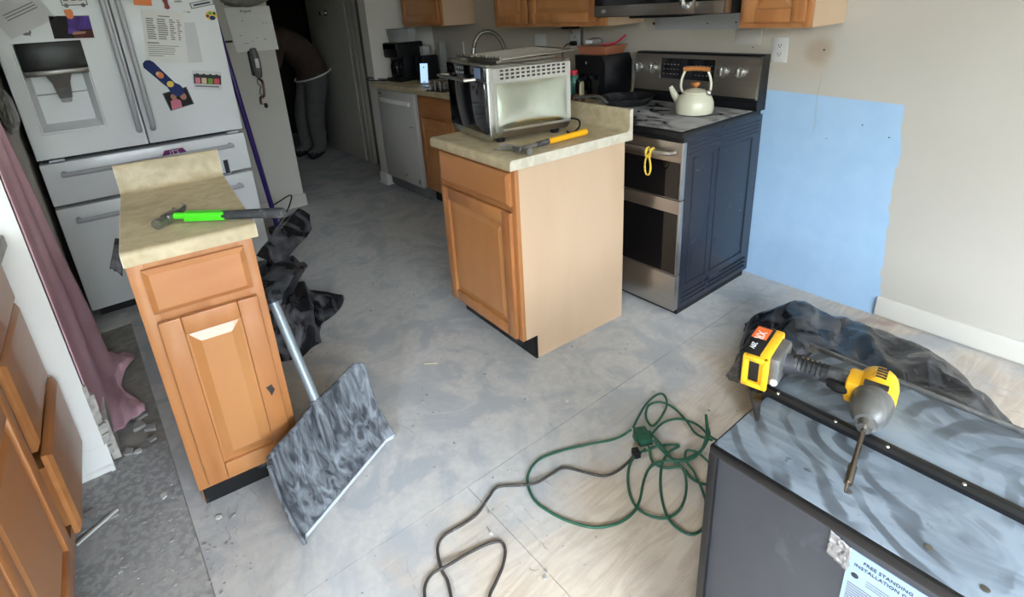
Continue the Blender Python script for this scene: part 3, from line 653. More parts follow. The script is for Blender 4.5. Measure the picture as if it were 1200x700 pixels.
# hanging loop on the handle
lp = thing('hanging_loop', 'yellow braided loop hanging on the oven door handle', 'rope', (-.128, -.745, .82))
MB().tube([(-.012, .004, .014), (-.012, -.014, .008), (-.010, -.016, -.02), (.008, -.016, -.02), (.012, -.014, .008), (.012, .006, .014)], .006, 8, 3).build('knot', 'rope_yellow', lp)
MB().tube([(0, -.016, -.012), (-.014, -.016, -.045), (-.014, -.016, -.085), (-.004, -.016, -.105), (.010, -.016, -.10), (.016, -.016, -.07), (.008, -.016, -.03)], .0045, 8, 4, True).build('loop', 'rope_yellow', lp)

# kettle
kt = thing('kettle', 'cream enamel kettle with wooden handle on the range', 'kettle', (-.195, -.325, .911), .25)
MB().lathe([(.070, 0), (.086, .008), (.091, .03), (.089, .06), (.078, .085), (.058, .102), (.056, .104)]).build('body', 'enamel_cream', kt)
MB().lathe([(.059, .102), (.059, .108), (.045, .118), (.02, .124), (.004, .126)]).build('lid', 'enamel_cream', kt)
MB().lathe([(.006, .124), (.008, .132), (.019, .138), (.021, .148), (.015, .154), (.004, .155)]).build('lid_knob', 'warm_wood', kt)
MB().tube([(-.07, -.0, .05), (-.10, -.0, .085), (-.115, -.0, .11), (-.125, -.0, .128)], [.022, .018, .014, .011], 12).build('spout', 'enamel_cream', kt)
for s in (-1, 1): MB().tube([(s * .058, 0, .10), (s * .072, 0, .125), (s * .07, 0, .165), (s * .058, 0, .200), (s * .052, 0, .212)], .006, 8, 3).build('handle_arm', 'enamel_cream', kt)
MB().tube([(-.062, 0, .213), (-.03, 0, .217), (.03, 0, .217), (.062, 0, .213)], .0115, 12).build('handle_grip', 'warm_wood', kt)
MB().ball((.066, -.012, .106), (.014, .01, .016)).build('hinge', 'chrome', kt)

# frying pan
fp = thing('frying_pan', 'black frying pan with light handle on the range left burner', 'pan', (-.645, -.285, .912), 0)
MB().lathe([(.10, 0), (.115, .004), (.15, .044), (.146, .044), (.113, .009), (.02, .007)], n=40).build('bowl', 'pan_black', fp)
ang = math.radians(-97)
hd = Vector((math.cos(ang), math.sin(ang), 0)); px_ = lambda s, z: tuple(hd * s + Vector((0, 0, z)))
MB().tube([px_(.14, .03), px_(.20, .062), px_(.25, .076), px_(.37, .080)], [.010, .012, .009, .010], 10, 4).build('handle', 'stainless_bright', fp)

# ================================================================== MICROWAVE + WALL CABINETS
mw = thing('microwave', 'stainless over the range microwave cut off by the top edge', 'microwave', (-.39, 0, 1.372))
MB().box(-.375, .378, -.375, -.0, 0, .42, .003).build('body', 'black_satin', mw)
b_ = MB().box(-.376, .225, -.42, -.376, .004, .416, .004).build('door', 'stainless', mw)
MB().box(-.37, .215, -.423, -.418, .056, .40).build('window', 'black_glass', b_)
MB().box(.226, .376, -.42, -.376, .004, .416, .004).build('control_panel', 'stainless', mw)
MB().box(.232, .37, -.423, -.418, .056, .40).build('key_pad', 'black_glass', mw)
MB().box(.371, .377, -.4225, -.376, .006, .41).build('edge_trim', 'stainless_bright', mw)
MB().tube([(.19, -.425, .035), (.19, -.455, .045), (.19, -.462, .08), (.19, -.462, .34), (.19, -.455, .375), (.19, -.425, .385)], .012, 10, 3).build('handle', 'stainless_bright', mw)
MB().box(-.24, .06, -.30, -.05, -.012, 0).build('grease_filter', 'black_satin', mw)
textobj('logo', 'LG', .022, 'white_mark', mw, (-.31, -.4215, .03), (PI / 2, 0, 0))
def wall_cabinet(label, x0, x1, z0, doors, side='side_laminate', z1=2.1):
    t = thing('wall_cabinet', label, 'cabinet', (0, 0, z0), 0, 'honey oak wall cabinets'); h = z1 - z0
    MB().box(x0, x0 + .016, -.30, -.001, 0, h).build('side_panel', side, t); MB().box(x1 - .016, x1, -.30, -.001, 0, h).build('side_panel', side, t)
    MB().box(x0 + .016, x1 - .016, -.30, -.001, .012, .026).build('bottom_panel', side, t)
    MB().box(x0 + .016, x1 - .016, -.009, -.001, .026, h).build('back_panel', side, t)
    MB().box(x0 + .016, x1 - .016, -.30, -.009, h - .016, h).build('top_panel', side, t)
    b = MB(); b.box(x0, x0 + .035, -.32, -.30, 0, h, .0015); b.box(x1 - .035, x1, -.32, -.30, 0, h, .0015)
    b.box(x0 + .035, x1 - .035, -.3195, -.3005, 0, .04); b.box(x0 + .035, x1 - .035, -.3195, -.3005, h - .04, h)
    for (a, c) in zip(doors, doors[1:]): b.box(a[1] - .005, c[0] + .005, -.3195, -.3005, .04, h - .04)
    b.build('face_frame', 'oak', t)
    for a, c in doors: panel_door('door', t, a, c, .022, h - .02, y0=-.34)
    return t
wall_cabinet('oak wall cabinet above the coffee maker at the left end', -3.02, -2.425, 1.34, [(-3.0, -2.445)])
wall_cabinet('two door oak wall cabinet left of the microwave', -1.755, -.775, 1.325, [(-1.735, -1.41), (-1.385, -.83)])
wall_cabinet('oak wall cabinet right of the microwave beside the bare wall', .0, .303, 1.309, [(.02, .283)])

# plates, outlets on the back wall
def outlet(label, x, z, w_=.072, h_=.114, plug=False):
    t = thing('wall_outlet', label, 'outlet', (x, 0, z))
    MB().box(-w_ / 2, w_ / 2, -.006, -.0005, -h_ / 2, h_ / 2, .002).build('cover_plate', 'outlet_white', t)
    for s in (-1, 1):
        o = MB().prism(disc(0, s * .020, .017, .0145, 16), 'y', -.0085, -.006).build('socket', 'outlet_white', t)
        for (a, c) in ((-.008, .008), (.005, .008)): MB().box(a, a + .0028, -.0092, -.0084, s * .02 - .002, s * .02 + .007).build('slot', 'slot_dark', o)
        MB().prism(disc(0, s * .02 - .007, .003, .003, 8), 'y', -.0092, -.0084).build('slot', 'slot_dark', o)
    return t
outlet('white double outlet on the wall right of the range', .037, 1.191)
t2 = outlet('pale outlet with black plug behind the air fryer', -1.32, 1.225, .085, .12)
pg = thing('power_plug', 'black plug pushed into the outlet behind the air fryer', 'plug', (-1.315, -.0095, 1.205)); MB().box(-.018, .018, -.035, 0, -.014, .014, .004).build('plug_body', 'rubber_black', pg)
MB().tube([(-.015, -.03, 0), (-.05, -.05, -.02), (-.06, -.06, -.10), (-.02, -.07, -.2), (.05, -.09, -.286)], .004, 8, 4).build('cable', 'rubber_black', pg)
t = thing('wall_bracket', 'small metal towel bracket above the far outlet', 'bracket', (-1.31, 0, 1.30)); MB().box(-.11, .07, -.12, -.001, -.004, .0).build('shelf_plate', 'stainless', t)
MB().box(-.05, .05, -.09, -.02, .0, .022, .004).build('dark_box', 'black_satin', t); MB().box(.055, .065, -.016, -.001, -.26, -.004).build('upright', 'stainless', t); MB().tube([(.06, -.12, -.005), (.075, -.12, -.02), (.07, -.12, -.03)], .003, 6, 3).build('hook', 'steel_wire', t)
o = MB().box(-.194, -.062, -.006, -.0005, 1.216, 1.284, .001).build('wall_patch_board', 'grey_white'); tag(o, 'small square patch board on wall under the microwave right corner', 'patch')
o = MB().box(-1.72, -1.60, -.008, -.0005, 1.10, 1.26, .003).build('switch_plate', 'outlet_white'); tag(o, 'pale switch plate on wall behind the faucet', 'switch plate')
o = MB().box(-2.63, -2.615, -.012, -.0005, 1.06, 1.2, .003).build('paper_hook', 'outlet_white'); tag(o, 'narrow white hook on the wall under the left wall cabinet', 'hook')
for k, (x, z, r_) in enumerate([(-.70, 1.318, .008), (-.36, 1.315, .004), (-.20, 1.318, .004), (-.10, 1.20, .003), (-.105, 1.232, .003), (.235, 1.195, .004), (.44, .88, .003), (.55, .84, .003), (.30, .80, .002)]):
    o = MB().cyl((x, -.0005, z), (x, -.004, z), r_, r_ * .8, 10).build('screw_anchor', 'slot_dark'); 
    tag(o, ['grey wire stub poking from the wall under the microwave', 'dark screw under the microwave centre', 'dark screw under the microwave right side', 'tiny screw just below the patch board', 'tiny screw in the patch board', 'tiny screw inside the brown water stain', 'screw hole in the upper right of the blue patch', 'screw hole near the right edge of the blue patch', 'screw hole in the middle of the blue patch'][k], 'screw', 'screws left in the back wall')

# ================================================================== SINK RUN
ctr = thing('worktop', 'long laminate kitchen worktop along the back wall with the sink', 'worktop', (0, 0, 0))
postform(ctr, -3.098, -.805, -.655, -.002, .916, bs=.09)
dw = thing('dishwasher', 'white dishwasher under the worktop left end', 'dishwasher', (-2.735, -.60, 0))
MB().box(-.305, .305, .0, .55, .03, .87).build('body', 'fridge_side', dw)
do_ = MB().box(-.31, .31, -.035, 0.0, .115, .868, .005).build('door', 'dishwasher_white', dw)
MB().box(-.24, .24, -.055, -.03, .765, .80, .008).build('handle', 'white_paint', do_)
MB().box(-.28, -.23, -.037, -.034, .825, .84).build('badge', 'ink', do_); MB().box(.19, .27, -.037, -.034, .60, .606).build('mark', 'ink', do_); MB().box(.02, .07, -.037, -.034, .175, .183).build('mark', 'ink', do_); MB().box(.25, .28, -.037, -.034, .14, .18).build('badge', 'ink', do_)
MB().box(-.30, .30, .03, .06, .0, .115).build('kick_plate', 'fridge_side', dw)
sc_ = thing('base_cabinet', 'dark oak sink cabinet beside the white dishwasher', 'cabinet', (-2.415, -.60, 0), 0, 'honey oak base cabinets')
base_cabinet(sc_, .90, .56, [(.02, .88, .72, .858)], [(.02, .445, .13, .70), (.455, .88, .13, .70)])
sc2 = thing('base_cabinet', 'oak corner cabinet hidden behind the toaster cabinet, left of the range', 'cabinet', (-1.51, -.60, 0), 0, 'honey oak base cabinets')
base_cabinet(sc2, .70, .56, [(.02, .68, .72, .858)], [(.02, .345, .13, .70), (.355, .68, .13, .70)])
sk = thing('sink', 'steel sink rim in the worktop behind the toaster oven', 'sink', (-2.0, -.34, .917))
b = MB(); b.box(-.38, .38, -.22, -.195, 0, .006); b.box(-.38, .38, .195, .22, 0, .006); b.box(-.38, -.355, -.195, .195, 0, .006); b.box(.355, .38, -.195, .195, 0, .006); b.build('rim', 'stainless', sk)
MB().box(-.354, .354, -.194, .194, 0.0, .002).build('basin_floor', 'stainless_dark', sk)
fa = thing('faucet', 'tall arched brushed steel faucet behind the toaster oven', 'faucet', (-1.97, -.085, .924))
MB().cyl((0, 0, 0), (0, 0, .01), .028).cyl((0, 0, .01), (0, 0, .10), .018, .016).build('base', 'stainless_dark', fa)
MB().tube([(0, 0, .08), (.0, 0, .20), (-.004, -.01, .27), (-.022, -.045, .335), (-.05, -.10, .368), (-.082, -.155, .350), (-.102, -.19, .295), (-.108, -.20, .25)], .0145, 12, 5).build('spout', 'steel_wire', fa)
MB().cyl((-.108, -.20, .26), (-.114, -.208, .17), .016, .018).build('spray_head', 'stainless_bright', fa)
MB().tube([(.01, -.01, .06), (.03, -.03, .08), (.05, -.03, .12)], .006, 8, 3).build('lever', 'stainless_dark', fa)

# coffee maker, jug, phone and clear containers by the dishwasher
cf = thing('coffee_maker', 'black drip coffee maker on the left end of the worktop', 'coffee maker', (-2.93, -.40, .917), .1)
MB().box(-.10, .10, -.13, .13, 0, .03, .008).box(-.10, .10, -.075, .13, .03, .30, .01).build('base', 'black_satin', cf)
MB().box(-.105, .105, -.13, .13, .19, .31, .012).build('brew_head', 'black_satin', cf)
MB().lathe([(.045, .032), (.055, .05), (.056, .12), (.045, .165), (.04, .17)], (0, -.08, 0)).build('carafe', 'black_glass', cf)
MB().tube([(.05, -.10, .16), (.085, -.13, .15), (.085, -.13, .07), (.055, -.10, .06)], .008, 8, 4).build('carafe_handle', 'black_satin', cf)
MB().box(-.095, .095, -.134, -.128, .262, .30).build('front_trim', 'chrome', cf)
bx_ = thing('coffee_grinder', 'short black appliance beside the coffee maker', 'appliance', (-2.74, -.30, .917), .1)
MB().box(-.055, .055, -.08, .08, 0, .2, .012).build('body', 'black_satin', bx_); MB().cyl((0, 0, .2), (0, 0, .27), .045, .048).build('hopper', 'clear_plastic', bx_)
jg = thing('plastic_jug', 'clear plastic box standing on top of the coffee maker', 'container', (-2.93, -.40, 1.228), .1)
MB().loft([[(-.07, -.08, 0), (.07, -.08, 0), (.07, .08, 0), (-.07, .08, 0)], [(-.08, -.09, .1), (.08, -.09, .1), (.08, .09, .1), (-.08, .09, .1)]]).build('tub', 'clear_plastic', jg); MB().box(-.085, .085, -.095, .095, .1, .106).build('rim', 'clear_plastic', jg)
ph = thing('mobile_phone', 'smartphone with lit pale blue screen leaning by the coffee maker', 'phone', (-2.54, -.455, .917), -.15); ph.rotation_euler = (-.12, 0, .55)
MB().box(-.037, .037, -.004, .004, .0, .16, .003).build('case', 'rubber_black', ph); MB().box(-.033, .033, -.0048, -.0035, .006, .154).build('screen', 'screen_lit', ph); MB().box(-.012, .012, -.0055, -.0045, .012, .018).build('home_bar', 'screen_ink', ph); MB().box(-.006, .006, -.0055, -.0045, .12, .13).build('icon', 'screen_ink', ph)
gb = thing('glass_bottle', 'clear glass bottle standing behind the smartphone', 'bottle', (-2.64, -.2, .917)); MB().lathe([(.03, 0), (.034, .02), (.034, .20), (.028, .25), (.028, .30), (.024, .30), (.024, .25), (.03, .2), (.03, .02), (.005, .01)]).build('glass', 'clear_plastic', gb)
cc = thing('clear_container', 'clear plastic food container right of the glass bottle', 'container', (-2.49, -.20, .917), .2); MB().loft([[(-.07, -.06, 0), (.07, -.06, 0), (.07, .06, 0), (-.07, .06, 0)], [(-.09, -.075, .12), (.09, -.075, .12), (.09, .075, .12), (-.09, .075, .12)]]).build('tub', 'clear_plastic', cc); MB().ball((0, 0, .14), (.085, .07, .04), 16, 8).build('lid', 'clear_plastic', cc)
mg = thing('mug_rack', 'small dark mug rack in front of the sink', 'rack', (-2.08, -.605, .917), .1)
for q in (-.06, 0, .06): MB().tube([(q, -.04, 0), (q, -.04, .07), (q, .04, .07), (q, .04, 0)], .007, 8).build('wire', 'stainless_dark', mg)
MB().box(-.09, .09, -.05, .05, 0, .008).build('base', 'black_satin', mg)
o = MB().tube([(-3.06, -.40, .924), (-3.07, -.52, .927), (-3.12, -.60, .94), (-3.16, -.63, .95), (-3.16, -.645, .93), (-3.09, -.62, .928), (-3.0, -.55, .924)], .005, 8, 5).build('appliance_cord', 'rubber_black'); tag(o, 'black cord looping off the worktop end by the coffee maker', 'cord')

# air fryer corner
af = thing('air_fryer', 'black air fryer on the worktop left of the range', 'air fryer', (-.945, -.16, .917))
MB().loft([[(-.105, -.12, 0), (.105, -.12, 0), (.105, .12, 0), (-.105, .12, 0)], [(-.118, -.105, .03), (.118, -.105, .03), (.118, .13, .03), (-.118, .13, .03)], [(-.118, -.105, .20), (.118, -.105, .20), (.118, .13, .20), (-.118, .13, .20)], [(-.105, -.12, .245), (.105, -.12, .245), (.105, .12, .245), (-.105, .12, .245)]]).build('body', 'black_satin', af, 50)
MB().box(-.10, .10, -.142, -.13, .02, .14, .006).build('basket_front', 'black_glass', af); MB().tube([(-.0, -.14, .12), (-.0, -.20, .11), (0, -.20, .03), (0, -.14, .04)], .012, 8, 3).build('handle', 'black_satin', af)
MB().prism([(-.006, .20), (.006, .20), (0, .215)], 'y', -.1375, -.134).build('emblem', 'ink', af)
tr_ = thing('copper_tray', 'shallow copper coloured baking pan stacked on the air fryer', 'tray', (-.945, -.16, 1.163), .05)
MB().loft([[(-.09, -.085, 0), (.09, -.085, 0), (.09, .085, 0), (-.09, .085, 0)], [(-.105, -.1, .045), (.105, -.1, .045), (.105, .1, .045), (-.105, .1, .045)]]).build('pan', 'plastic_copper', tr_); MB().box(-.11, .11, -.105, .105, .043, .047).build('rim', 'plastic_copper', tr_)
cp = thing('snack_packet', 'crinkled clear packet lying on the copper baking pan', 'packet', (-.99, -.17, 1.211)); MB().ball((0, 0, .022), (.045, .05, .022), 14, 8).build('bag', 'clear_plastic', cp); MB().box(-.03, .02, -.052, -.046, .012, .03).build('label', 'white_mark', cp)
sp = thing('red_spatula', 'red spatula lying across the copper baking pan', 'spatula', (-.85, -.17, 1.212), .3); MB().tube([(-.03, 0, .006), (.02, 0, .016), (.075, 0, .055)], .006, 8, 3).build('handle', 'plastic_red', sp); MB().box(-.075, -.02, -.02, .02, .001, .009, .003).build('blade', 'plastic_red', sp)
bt = thing('soap_bottle', 'teal bottle with red cap right of the toaster oven', 'bottle', (-.995, -.347, .917)); MB().lathe([(.028, 0), (.033, .01), (.033, .10), (.022, .135), (.018, .14)]).build('bottle', 'plastic_teal', bt); MB().lathe([(.023, .14), (.023, .165), (.02, .168)]).build('cap', 'plastic_red', bt)
cb = thing('small_board', 'small cream chopping board upright beside the teal bottle', 'board', (-.895, -.385, .917), .6); MB().prism([(-.045, 0), (.045, 0), (.045, .09), (.03, .11), (-.03, .11), (-.045, .09)], 'x', -.006, .006).build('board', 'cream_board', cb)
sb = thing('scouring_pad', 'dark reddish mesh scrubber in front of the air fryer', 'scrubber', (-.86, -.48, .917))
b = MB(); rn = random.Random(2)
for k in range(26): b.ball((rn.uniform(-.045, .045), rn.uniform(-.03, .03), .012 + rn.random() * .035), (.012, .012, .011), 6, 4)
b.build('mesh', 'photo_brown', sb)

# ================================================================== TOASTER OVEN on the middle cabinet
TO, TR = (-.439, -1.375, .917), -.185
to = thing('toaster_oven', 'large stainless toaster oven with black glass door on the middle cabinet', 'toaster oven', TO, TR)
W_, D_ = .40, .385
for (a, c) in ((-.35, .06), (-.05, .06), (-.35, .33), (-.05, .33)): MB().cyl((a, c, 0), (a, c, .022), .018, .022, 12).build('foot', 'rubber_black', to)
pr = [(-W_, .05), (-W_ + .03, .02), (-.03, .02), (0, .05), (0, .305), (-.012, .318), (-W_ + .012, .318), (-W_, .305)]
MB().prism(pr, 'y', .012, D_).build('shell', 'stainless_bright', to, 30)
MB().prism([(-W_ - .004, .04), (-W_ + .03, .014), (-.03, .014), (.004, .04), (.004, .31), (-.01, .322), (-W_ + .01, .322), (-W_ - .004, .31)], 'y', -.012, .014, .002).build('front_frame', 'stainless_bright', to, 30)
MB().prism([(-.3745, .0185), (-.03, .0185), (.0012, .0505), (.0012, .06), (-.38, .06)], 'y', .05, D_ - .004).build('lower_skirt', 'stainless_dark', to, 30)
dr_ = MB().box(-W_ + .012, -.012, -.020, -.011, .045, .255, .003).build('glass_door', 'black_glass', to)
MB().box(-W_ + .006, -.006, -.018, -.011, .258, .316, .002).build('control_strip', 'black_glass', to)
for i in range(4):
    for j in range(2): MB().box(-.285 + i * .022, -.273 + i * .022, -.0195, -.0175, .275 + j * .02, .287 + j * .02).build('button', 'ink', to)
MB().box(-.095, -.04, -.0195, -.0175, .268, .310).build('display', 'label_shade', to)
MB().tube([(-W_ + .03, -.018, .262), (-W_ + .01, -.055, .262), (-W_ + .0, -.06, .262), (-.10, -.06, .262), (-.09, -.018, .262)], .0075, 8).build('handle', 'stainless_dark', dr_)
MB().grid(lambda u, v: Vector((.0015 + .010 * math.sin(PI * u) ** .6 * math.sin(PI * v) ** .6, .03 + .335 * u, .062 + .185 * v)), 24, 16).build('side_panel', 'mirror_steel', to, 80)
b = MB()
for i in range(13):
    for j in range(3): b.box(-.0008, .0012, .05 + i * .0245, .064 + i * .0245, .262 + j * .015, .270 + j * .015)
o = b.build('vent_slots', 'slot_dark', to); o['kind'] = 'stuff'
MB().tube([(-.02, D_, .06), (.03, D_ + .02, .055), (.06, D_ + .0, .03), (.05, D_ - .035, .008), (.0, D_ - .02, .006)], .0045, 8, 5).build('power_cord', 'rubber_black', to)
tra = thing('oven_tray', 'dusty flat metal oven tray on top of the toaster oven', 'tray', (TO[0] + .0, TO[1], 1.2365), TR)
MB().box(-.33, -.05, .06, .34, 0, .003).box(-.33, -.05, .06, .066, .003, .011).box(-.33, -.05, .334, .34, .003, .011).box(-.33, -.324, .066, .334, .003, .011).box(-.056, -.05, .066, .334, .003, .011).build('pan', 'steel_wire', tra)
rk = thing('wire_rack', 'wire oven rack lying on the tray over the toaster oven', 'rack', (TO[0], TO[1], 1.2495), TR)
b = MB(); b.tube([(-.37, .03, .004), (-.02, .07, .004), (.03, .38, .02), (-.30, .40, .02), (-.37, .03, .004)], .0045, 8); b.build('outer_wire', 'steel_wire', rk)
for k in range(11):
    q = (k + 1) / 12; a = Vector((-.37 + .35 * q, .03 + .04 * q, .004)); c = Vector((-.30 + .33 * q, .40 - .02 * q, .02))
    MB().tube([a, (a + c) / 2, c], .002, 6).build('rack_wire', 'steel_wire', rk)
b = MB(); pts = []
for k in range(29): q = k / 28; pts.append((-.37 + .35 * q, .03 + .04 * q - .006, .010 + (.008 if k % 2 else -.004)))
MB().tube(pts, .0022, 6).build('crimped_edge', 'steel_wire', rk)
MB().tube([(-.02, .07, .004), (-.012, .06, .014), (-.01, .058, -.002)], .003, 6).build('corner_hook', 'steel_wire', rk)

# ================================================================== HAMMERS
def hammer(name, label, loc, rz, grip, L=.33, claw=True, band=True):
    """lying on its side; head at the origin, handle along +x"""
    t = thing(name, label, 'hammer', loc, rz)
    MB().cyl((0, -.025, .018), (0, -.052, .018), .011, .011, 14).cyl((0, -.052, .018), (0, -.066, .018), .015, .0145, 16).box(-.014, .014, -.026, .024, .006, .030, .004).build('head', 'hammer_steel', t)
    for s in (-1, 1):
        MB().tube([(s * .006, .02, .018), (s * .010 - .004, .048, .018 + s * .003), (s * .014 - .016, .072, .018 + s * .005), (s * .016 - .036, .09, .018 + s * .006)], [.010, .008, .006, .003], 8, 3).build('claw', 'hammer_steel', t)
    n0 = .30 * L
    MB().tube([(.012, 0, .018), (n0, 0, .016)], [.010, .009], 10).build('shaft', 'hammer_steel' if not band else grip, t)
    if band:
        MB().loft([[(n0 * .45, -.013, .004), (n0 * .45, .013, .004), (n0 * .45, .013, .029), (n0 * .45, -.013, .029)], [(n0 * 1.62, -.012, .004), (n0 * 1.62, .012, .004), (n0 * 1.62, .012, .027), (n0 * 1.62, -.012, .027)]]).build('neck_sleeve', grip, t)
        MB().tube([(n0 * 1.55, 0, .0155), (L * .75, 0, .0155), (L * .95, 0, .0155), (L, 0, .0155)], [.013, .014, .0155, .013], 12, 3).build('grip', 'grip_dark', t)
    else:
        MB().tube([(n0 - .02, 0, .0165), (n0 + .03, 0, .0165), (n0 + .045, 0, .0165)], [.011, .012, .012], 10).build('collar', 'grip_dark', t)
        MB().tube([(n0 + .045, 0, .0155), (L * .7, 0, .0155), (L * .96, 0, .0155), (L, 0, .0155)], [.0125, .0125, .015, .014], 12, 3).build('grip', grip, t)
        MB().cyl((L - .001, 0, .0155), (L + .004, 0, .0155), .0135, .012, 12).build('end_cap', 'grip_dark', t)
    return t
h1 = hammer('claw_hammer', 'claw hammer with bright green neck and dark grip on the narrow cabinet', (-.445, -2.545, .917), math.atan2(.23, .20), 'grip_green', .335)
h2 = hammer('claw_hammer', 'steel hammer with yellow grip beside the toaster oven', (-.262, -1.388, .917), math.atan2(.38, -.01), 'grip_yellow', .385, band=False)

# ================================================================== SHOVEL
SA, SB = Vector((.001, -2.498, .008)), Vector((-.21, -2.099, .008)); STL, STR = Vector((-.096, -2.526, .26)), Vector((-.352, -2.118, .275))
sn = (SB - SA).cross(STL - SA).normalized(); sn = sn if sn.x > 0 else -sn
sh = thing('snow_shovel', 'dusty black plastic snow shovel leaning on the narrow cabinet', 'shovel', (0, 0, 0))
def blade(u, v):
    k = abs(2 * u - 1)
    vt = v * (1 + .03 * math.exp(-((u - .5) / .12) ** 2) - .05 * max(0, k - .88) / .12 * v)
    p = SA.lerp(SB, u).lerp(STL.lerp(STR, u), vt)
    bow = -.035 * math.sin(min(1, v) * PI) * (1 - .5 * k * k)
    rib = .003 * math.sin((u - .5) * (1 - .35 * v) * PI * 15) * math.sin(PI * min(1, v * 1.05)) if k < .93 else 0
    edge = .022 * max(0, k - .9) / .1
    return p + sn * (bow + rib + edge)
MB().grid(blade, 72, 22).build('blade', 'shovel_plastic', sh, 60, solid=.006)
wst = MB().loft([[p - sn * .004, p + sn * .005, p + sn * .005 + (STL - SA) * .036, p - sn * .004 + (STL - SA) * .036] for p in [blade(k / 20, 0) for k in range(21)]]).build('wear_strip', 'shovel_edge', sh)
MB().tube([blade(k / 20, 1) + sn * .002 for k in range(21)], .008, 8).build('top_rim', 'shovel_plastic', sh)
for q in (0, 1): MB().tube([blade(q, k / 14) for k in range(15)], .0055, 8).build('side_rim', 'shovel_plastic', sh)
for q in (.10, .19, .28, .37, .63, .72, .81, .90):
    MB().tube([blade(.5 + (q - .5) * (1 - .075 * k * .55), .08 + .075 * k) + sn * .003 for k in range(12)], .0032, 6).build('rib', 'shovel_plastic', sh)
md = SA.lerp(SB, .5); mt = STL.lerp(STR, .5); sw = (mt - md).normalized()
MB().tube([md.lerp(mt, .38) - sn * .018, md.lerp(mt, .62) - sn * .004, md.lerp(mt, .9) + sn * .012, md.lerp(mt, 1.08) + sn * .012], [.010, .019, .024, .022], 14, 4).build('socket', 'shovel_plastic', sh)
HT = Vector((-.372, -2.346, .615)); hb_ = md.lerp(mt, .95) + sn * .012
MB().tube([hb_, hb_.lerp(HT, .5), HT], .0155, 16, 3).build('handle', 'shovel_handle', sh)
MB().cyl(hb_.lerp(HT, .965), hb_.lerp(HT, 1.004), .0165, .0165, 16).build('end_ring', 'ink_dark', sh)

# ================================================================== BLACK BAGS
def blob(c, rad, seed, amp=.22, sub=5, flat=True, ridg=2.2, yaw_=0.):
    bm = bmesh.new(); bmesh.ops.create_icosphere(bm, subdivisions=sub, radius=1.)
    off = Vector((seed * 3.1, seed * 1.7, seed * .9)); cy, sy = math.cos(yaw_), math.sin(yaw_)
    for v in bm.verts:
        p = v.co.copy(); n_ = 1 - abs(noise.noise(p * ridg + off)) * 2; n2 = 1 - abs(noise.noise(p * ridg * 2.3 + off * 2)) * 2; n3 = noise.noise(p * 1.1 + off)
        s = 1 + amp * (n_ * .55 + n2 * .28 + n3 * .8)
        q = Vector((p.x * rad[0] * s, p.y * rad[1] * s, p.z * rad[2] * s))
        q = Vector((q.x * cy - q.y * sy, q.x * sy + q.y * cy, q.z)) + Vector(c)
        if flat and q.z < .004: q.z = .004 + .002 * n2
        v.co = q
    return bm
def bag_part(name, parent, *a, m='bag_plastic', **k):
    b = MB(); b.bm.free(); b.bm = blob(*a, **k); return b.build(name, m, parent, 70)
bl = thing('garbage_bag', 'crumpled black garbage bag on the floor behind the narrow cabinet', 'garbage bag', (0, 0, 0), 0, 'black garbage bags')
def hull_bag(name, parent, pts, seed, amp=.02, cuts=3, m='bag_plastic', ang=32):
    b = MB(); vs = [b.bm.verts.new(p) for p in pts]
    r_ = bmesh.ops.convex_hull(b.bm, input=vs); bmesh.ops.delete(b.bm, geom=[v for v in b.bm.verts if not v.link_faces], context='VERTS')
    bmesh.ops.triangulate(b.bm, faces=b.bm.faces); bmesh.ops.subdivide_edges(b.bm, edges=b.bm.edges, cuts=cuts, use_grid_fill=True)
    b.bm.normal_update(); off = Vector((seed, seed * 2.1, seed * .7))
    for v in b.bm.verts:
        p = v.co; k = (1 - 2.2 * abs(noise.noise(p * 9 + off))) + .8 * noise.noise(p * 4 + off)
        v.co = p + v.normal * amp * k
        if v.co.z < .004: v.co.z = .004
    return b.build(name, m, parent, ang)
hull_bag('lower_bulge', bl, [(-1.02, -2.06, .0), (-.97, -2.16, .01), (-1.3, -1.93, .01), (-1.28, -2.0, .20), (-1.08, -2.05, .19), (-1.04, -2.2, .24), (-1.3, -2.25, .28), (-1.0, -2.28, .02), (-1.4, -2.3, .02)], 1.3)
hull_bag('trailing_fold', bl, [(-1.33, -1.795, .01), (-1.28, -1.83, .055), (-1.25, -1.86, .01), (-1.22, -1.98, .10), (-1.33, -1.96, .12), (-1.12, -2.02, .02)], 2.7, .012)
hull_bag('middle_bulge', bl, [(-1.30, -2.06, .22), (-1.24, -1.98, .30), (-1.20, -2.05, .38), (-1.06, -2.10, .36), (-1.05, -2.2, .22), (-1.25, -2.3, .40), (-1.1, -2.3, .3), (-1.35, -2.2, .25)], 4.1)
hull_bag('neck', bl, [(-1.28, -2.08, .36), (-1.16, -2.12, .38), (-1.16, -2.2, .46), (-1.34, -2.06, .50), (-1.43, -1.91, .53), (-1.40, -1.87, .50), (-1.33, -1.89, .45), (-1.25, -2.0, .42)], 5.9, .012)
def flap(P0, P1, P2, P3, seed, amp=.03, n_=16):
    P0, P1, P2, P3 = map(Vector, (P0, P1, P2, P3))
    def fn(u, v):
        p = P0.lerp(P1, u).lerp(P3.lerp(P2, u), v)
        q = Vector((seed, u * 3.2, v * 3.2)); k = noise.noise(q) + .5 * noise.noise(q * 2.3)
        p = p + Vector((.3, .3, 1)) * k * amp
        if p.z < .004: p.z = .004
        return p
    return MB().grid(fn, n_, n_)
scp = flap((-.56, -2.686, .873), (-.54, -2.666, .873), (-.47, -2.698, .79), (-.50, -2.72, .81), 2.2, .005).build('plastic_scrap', 'bag_plastic', None, 70, solid=.003); tag(scp, 'small black plastic scrap hanging by the left edge of the narrow worktop', 'plastic')

